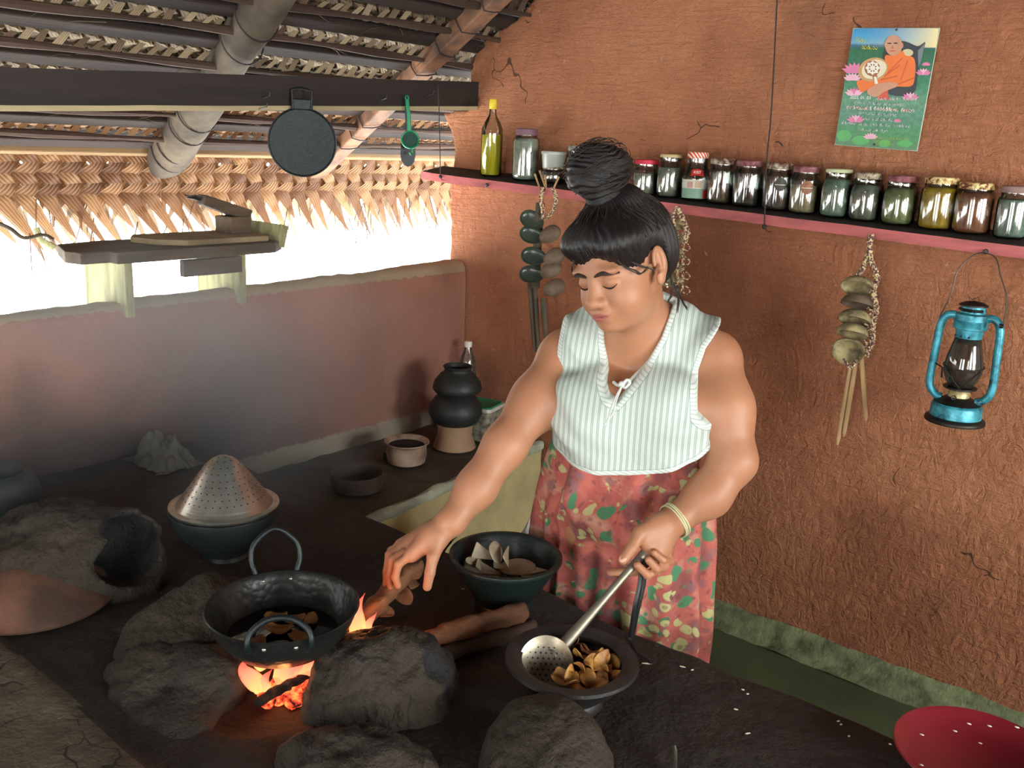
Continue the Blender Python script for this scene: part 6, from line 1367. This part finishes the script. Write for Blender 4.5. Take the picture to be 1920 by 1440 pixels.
b = [p.box() for p in torso]; lo = np.min([q[0] for q in b], 0)-.03; hi = np.max([q[1] for q in b], 0)+.03
local(sdf_mesh('blouse', torso+bl_extra+[Ell(p_.c, p_.r+np.array([.0, .0, .0]), p_.R, p_.k) for p_ in ()], .0034, blousemat(), None, post=blouse_post, lo=lo, hi=hi, attrs={'edge': edge_attr, 'across': wattr}), woman)
# neckline tie
M_tie = simple('tie_white', (222, 228, 222), .8, var=.1)
k0 = A(1166, 722, 1.925)
fr = lambda x, y, d=1.925: V(A(x, y, d))
local(MB().tube(bez([fr(1150, 716, 1.935), fr(1158, 722, 1.925), fr(1166, 722, 1.918), fr(1178, 716, 1.922), fr(1192, 702, 1.935), fr(1200, 694, 1.945)], 20), .0035, 8, flat=.7).ball(fr(1166, 721, 1.918), .0075, 8).tube(bez([fr(1166, 722, 1.918), fr(1176, 712, 1.912), fr(1181, 718, 1.912), fr(1172, 727, 1.914), fr(1166, 722, 1.918)], 16), .003, 7)
      .tube(bez([fr(1165, 724, 1.896), fr(1152, 750, 1.878), fr(1143, 775, 1.866), fr(1138, 800, 1.862)], 16), .003, 7, flat=.6).tube(bez([fr(1166, 724, 1.896), fr(1155, 752, 1.878), fr(1149, 775, 1.866), fr(1133, 797, 1.862)], 16), .003, 7, flat=.6).build('neck_tie', M_tie), woman)
# wrist threads
wr = V(A(1264, 977, 1.902)); ax = (V(A(1232, 1000, 1.87))-V(A(1300, 950, 1.92))).normalized(); R_ = zto(ax)
mb = MB()
for q, ph in ((0, 0), (.005, .4), (.010, .1)): mb.tube([wr+ax*(q-.005)+R_@V((math.cos(a_)*.0368, math.sin(a_)*.0368, .003*math.sin(a_*2+ph))) for a_ in np.linspace(0, 2*math.pi, 29)[:-1]], .0019, 6, closed=True)
mb.tube([wr+V((.0, -.01, -.03)), wr+V((.004, -.01, -.045))], .0018, 5)
local(mb.build('wrist_thread', simple('thread_pale_green', (206, 206, 160), .7, var=.2)), woman)
# ---- skirt
def skirtmat():
    t = NT('floral_cloth'); co = t.co()
    nz = t.n('ShaderNodeTexNoise'); nz.inputs['Scale'].default_value = 9; t.l(co, nz.inputs['Vector']); sc_ = t.n('ShaderNodeVectorMath', operation='SCALE'); sc_.inputs['Scale'].default_value = .09; t.l(nz.outputs['Color'], sc_.inputs[0]); ad = t.n('ShaderNodeVectorMath', operation='ADD'); t.l(co, ad.inputs[0]); t.l(sc_.outputs[0], ad.inputs[1]); P_ = ad.outputs[0]
    def spots(scale, lo_, hi_, seed=0):
        mp = t.n('ShaderNodeMapping'); mp.inputs['Location'].default_value = (seed, seed*.7, seed*.3); t.l(P_, mp.inputs[0]); vo = t.n('ShaderNodeTexVoronoi'); vo.inputs['Scale'].default_value = scale; t.l(mp.outputs[0], vo.inputs['Vector']); return t.ramp(vo.outputs['Distance'], [(lo_, (1, 1, 1)), (hi_, (0, 0, 0))]), vo
    c = t.ramp(t.noise(P_, 16, 4, .6), [(.3, lin((190, 110, 94))), (.5, lin((172, 86, 78))), (.7, lin((192, 146, 122)))])
    s, v0 = spots(11, .30, .42, 1); c = t.mix(t.math('MULTIPLY', s, .7), c, lin((116, 62, 64)))
    s, v0 = spots(17, .20, .28, 5); c = t.mix(t.math('MULTIPLY', s, .6), c, lin((122, 92, 98)))
    s, v1 = spots(26, .36, .42, 3); g_ = t.math('MULTIPLY', s, t.math('GREATER_THAN', t.noise(P_, 8, 2), .52)); c = t.mix(g_, c, lin((72, 122, 86)))
    s, v2 = spots(34, .34, .42, 8); g_ = t.math('MULTIPLY', s, t.math('GREATER_THAN', t.noise(P_, 7, 2, .5, 1), .56)); c = t.mix(g_, c, lin((178, 172, 118)))
    s, v2 = spots(48, .2, .3, 11); c = t.mix(t.math('MULTIPLY', s, .5), c, lin((96, 62, 56)))
    t.bsdf(c, .85, 0, t.bump(t.noise(co, 18, 4, .6), .3, .012)); return t.m
zt_ = A(1186, 846, 2.1)[2]; top = A(1186, 846, 2.115)+np.array([0, 0, .125])+FV*.012; rows_ = 96; cols = 160; vs = []
for i in range(rows_+1):
    u = i/rows_; z = top[2]*(1-u)+.04*u
    for k in range(cols):
        a_ = 2*math.pi*k/cols; ca_, sa_ = math.cos(a_), math.sin(a_); o_ = u**.7
        rw = .152+.042*min(1, u*3.4)+.022*u; rd = .112+.034*min(1, u*3.4)+.03*u
        amp = .003+.019*min(1, u*2.0); n_ = amp*(math.sin(a_*9+1.6*math.sin(u*3+a_))+.55*math.sin(a_*15-u*3))+.020*u*noise.noise(V((ca_*1.5, sa_*1.5, u*1.2)))+.012*noise.noise(V((ca_*2.5, sa_*2.5, u*5)))
        tuck = .012*math.exp(-((u-.06)/.05)**2)*math.sin(a_*5+2)
        r1, r2 = rw+n_+tuck, rd+n_+tuck; p = np.array([top[0], top[1], 0])+WV*ca_*r1+FV*sa_*r2-FV*.028*min(1, u*2.2)*0; 
        vs.append((p[0], max(p[1], 1.606+.006*math.sin(a_*20)-max(0, z-.80)*.6), z+.010*math.sin(a_*2+1)*(1-u)))
fs = [(i*cols+k, i*cols+(k+1) % cols, (i+1)*cols+(k+1) % cols, (i+1)*cols+k) for i in range(rows_) for k in range(cols)]
local(MB().add(vs, fs).build('skirt', skirtmat(), mods=[SOL(.002)], angle=0), woman)

# ================================================================= SKIMMER AND TONGS IN HER HAND
M_ss = simple('steel_worn', (140, 132, 118), .42, .75, var=.25, vs=14, bump=.05, bs=60)
hA = V(A(1050, 1218, 1.735)); hB = V(A(1198, 1048, 1.838)); dc = V(A(1024, 1243, 1.705))
t = thing('skimmer', 'steel slotted skimmer with a long handle held over the fried chips', 'skimmer', tuple(dc))
dn = (V(TW)*1.1+V((0, 0, .8))).normalized(); R_ = zto(dn); rr = 51*1.72/FPX
tm = NT('skimmer_disc'); co = tm.co(); c = tm.ramp(tm.noise(co, 20, 5, .6), [(.35, lin((112, 98, 80))), (.6, lin((156, 148, 132)))]); tm.bsdf(c, .35, .75, tm.bump(tm.noise(co, 40, 3), .1, .003))
local(MB().lathe([(.0001, -.011), (rr*.4, -.0098), (rr*.7, -.006), (rr*.93, 0), (rr, .002), (rr*.99, .004), (rr*.93, .0022), (rr*.7, -.004), (rr*.4, -.0078), (.0001, -.009)], 48, dc, rot=R_).build('disc', tm.m, angle=60), t)
mb = MB(); gx = [(i, j) for i in range(-4, 5) for j in range(-4, 5) if math.hypot(i+(j % 2)*.5, j) < 4.2]
for i, j in gx:
    x, y = (i+(j % 2)*.5)*rr*.2, j*rr*.2; r0 = math.hypot(x, y)/rr; mb.lathe([(.0001, .0006), (.0021, .0004), (.0022, -.001)], 8, dc+R_@V((x, y, -.0085+.0090*r0**2.2)), rot=R_)
q = local(mb.build('perforations', simple('hole_dark2', (46, 34, 24), .8)), t); q['kind'] = 'stuff'
hd = (hB-hA).normalized(); sdv = hd.cross(V(TW)).normalized(); nn = sdv.cross(hd); mb = MB(); vs = []; L_ = (hB-hA).length
P_ = [dc+(hA-dc)*.55-nn*.004, hA, hA+hd*L_*.25, hA+hd*L_*.5, hA+hd*L_*.75, hB, hB+hd*.03]; Wd = [.016, .0125, .0105, .0085, .0075, .0085, .010]
for p, w in zip(P_, Wd):
    for k in range(9): a_ = math.pi*k/8; vs.append(p+sdv*math.cos(a_)*w+nn*(math.sin(a_)*w*.55))
    for k in range(9): a_ = math.pi*(8-k)/8; vs.append(p+sdv*math.cos(a_)*w*.86+nn*(math.sin(a_)*w*.42-.0012))
N = 18; mb.add(vs, [(i*N+k, i*N+(k+1) % N, (i+1)*N+(k+1) % N, (i+1)*N+k) for i in range(len(P_)-1) for k in range(N)]+[tuple(range(N))[::-1], tuple((len(P_)-1)*N+k for k in range(N))])
local(mb.build('handle', M_ss, angle=50), t)
t = thing('tongs', 'thin dark iron tongs hanging from her hand down to the hearth behind the brown bowl', 'tongs', tuple(g(1212, 1244)))
tp = V(A(1202, 1046, 1.845)); e1_ = V(onz(1214, 1240, .672)); m1 = V(A(1185, 1175, 1.85))
local(MB().tube(bez([tp, V(A(1200, 1090, 1.85)), V(A(1190, 1140, 1.85)), V(onz(1182, 1195, .69))], 20), [.0045]*21, 8, flat=.45).build('arm', simple('tongs_iron', (60, 60, 62), .4, .6)), t)
local(MB().tube(bez([tp+V((.006, 0, .004)), V(A(1208, 1090, 1.85)), V(A(1196, 1145, 1.86)), V(onz(1186, 1196, .688))], 20), [.004]*21, 8, flat=.45).build('arm', bpy.data.materials['tongs_iron']), t)
local(MB().tube(bez([V(onz(1176, 1192, .684)), V(onz(1184, 1205, .674)), V(onz(1192, 1222, .669)), V(onz(1222, 1244, .668))], 16), [.005, .005]+[.004]*14+[.002], 8, flat=.5).build('tip', bpy.data.materials['tongs_iron']), t)

# small pieces move one level deeper, under the part they sit on
def under(child, part):
    world = part.matrix_parent_inverse != Matrix.Identity(4)
    child.parent = part; child.matrix_parent_inverse = Matrix.Identity(4)
def stem_(o): return o.name.split('.')[0]
for th in [o for o in COL.objects if o.parent is None]:
    kids = list(th.children)
    def first(n): return next((k for k in kids if stem_(k) == n), None)
    for piece, host in (('rivet', 'loop_handle'), ('emblem_band', 'emblem'), ('lettering', 'name_label'), ('label_patch', 'label_band'), ('eyebrow', 'body'), ('eyelashes', 'body'), ('fingernail', 'body'), ('hood_slot', 'hood'), ('vent_hole', 'globe_collar'), ('bail_lug', 'side_tube'), ('tank_top', 'fuel_tank'), ('neck_tie', 'blouse'), ('loose_hair', 'hair'), ('cord_end', 'knotted_cord'), ('perforations', 'cone'), ('perforations', 'disc')):
        h = first(host)
        if h is None: continue
        hosts = [k for k in kids if stem_(k) == host]; ps = [k for k in kids if stem_(k) == piece]
        for i, p in enumerate(ps):
            if p.parent is th: under(p, hosts[min(i*len(hosts)//max(1, len(ps)), len(hosts)-1)])
# ================================================================= LIGHT
w = bpy.data.worlds.new('sky'); SC.world = w; w.use_nodes = True
bg = w.node_tree.nodes['Background']; bg.inputs[0].default_value = (.97, 1.0, .97, 1); bg.inputs[1].default_value = 7.0
def area(name, loc, tgt, sx, sy, power, col=(1, 1, 1)):
    l = bpy.data.lights.new(name, 'AREA'); l.shape = 'RECTANGLE'; l.size = sx; l.size_y = sy; l.energy = power; l.color = col
    o = bpy.data.objects.new(name, l); COL.objects.link(o); o.location = loc; o.rotation_euler = (V(tgt)-V(loc)).to_track_quat('-Z', 'Y').to_euler(); return o
area('daylight_side_opening', (2.85, 1.78, 1.75), (0, 1.9, 1.5), 1.2, 1.0, 64, (.95, 1, .95))
area('daylight_side_opening', (2.85, .2, 1.6), (0, 1.2, 1.4), 1.1, 1.2, 40, (.95, 1, .95))
area('daylight_back_door', (.3, -2.75, 1.2), (-.6, 1.5, 1.2), .85, 2.0, 40, (.94, 1, .97))
SC.view_settings.view_transform = 'Standard'; SC.view_settings.look = 'None'; SC.view_settings.exposure = .28; SC.view_settings.gamma = 1
SC.view_settings.use_curve_mapping = False
SC.cycles.max_bounces = 8; SC.cycles.transparent_max_bounces = 16; SC.cycles.caustics_reflective = False; SC.cycles.caustics_refractive = False
SC.cycles.adaptive_threshold = .025; SC.cycles.volume_step_rate = 2; SC.cycles.volume_max_steps = 64; SC.cycles.use_denoising = True; SC.cycles.sample_clamp_indirect = 5; SC.cycles.use_adaptive_sampling = True
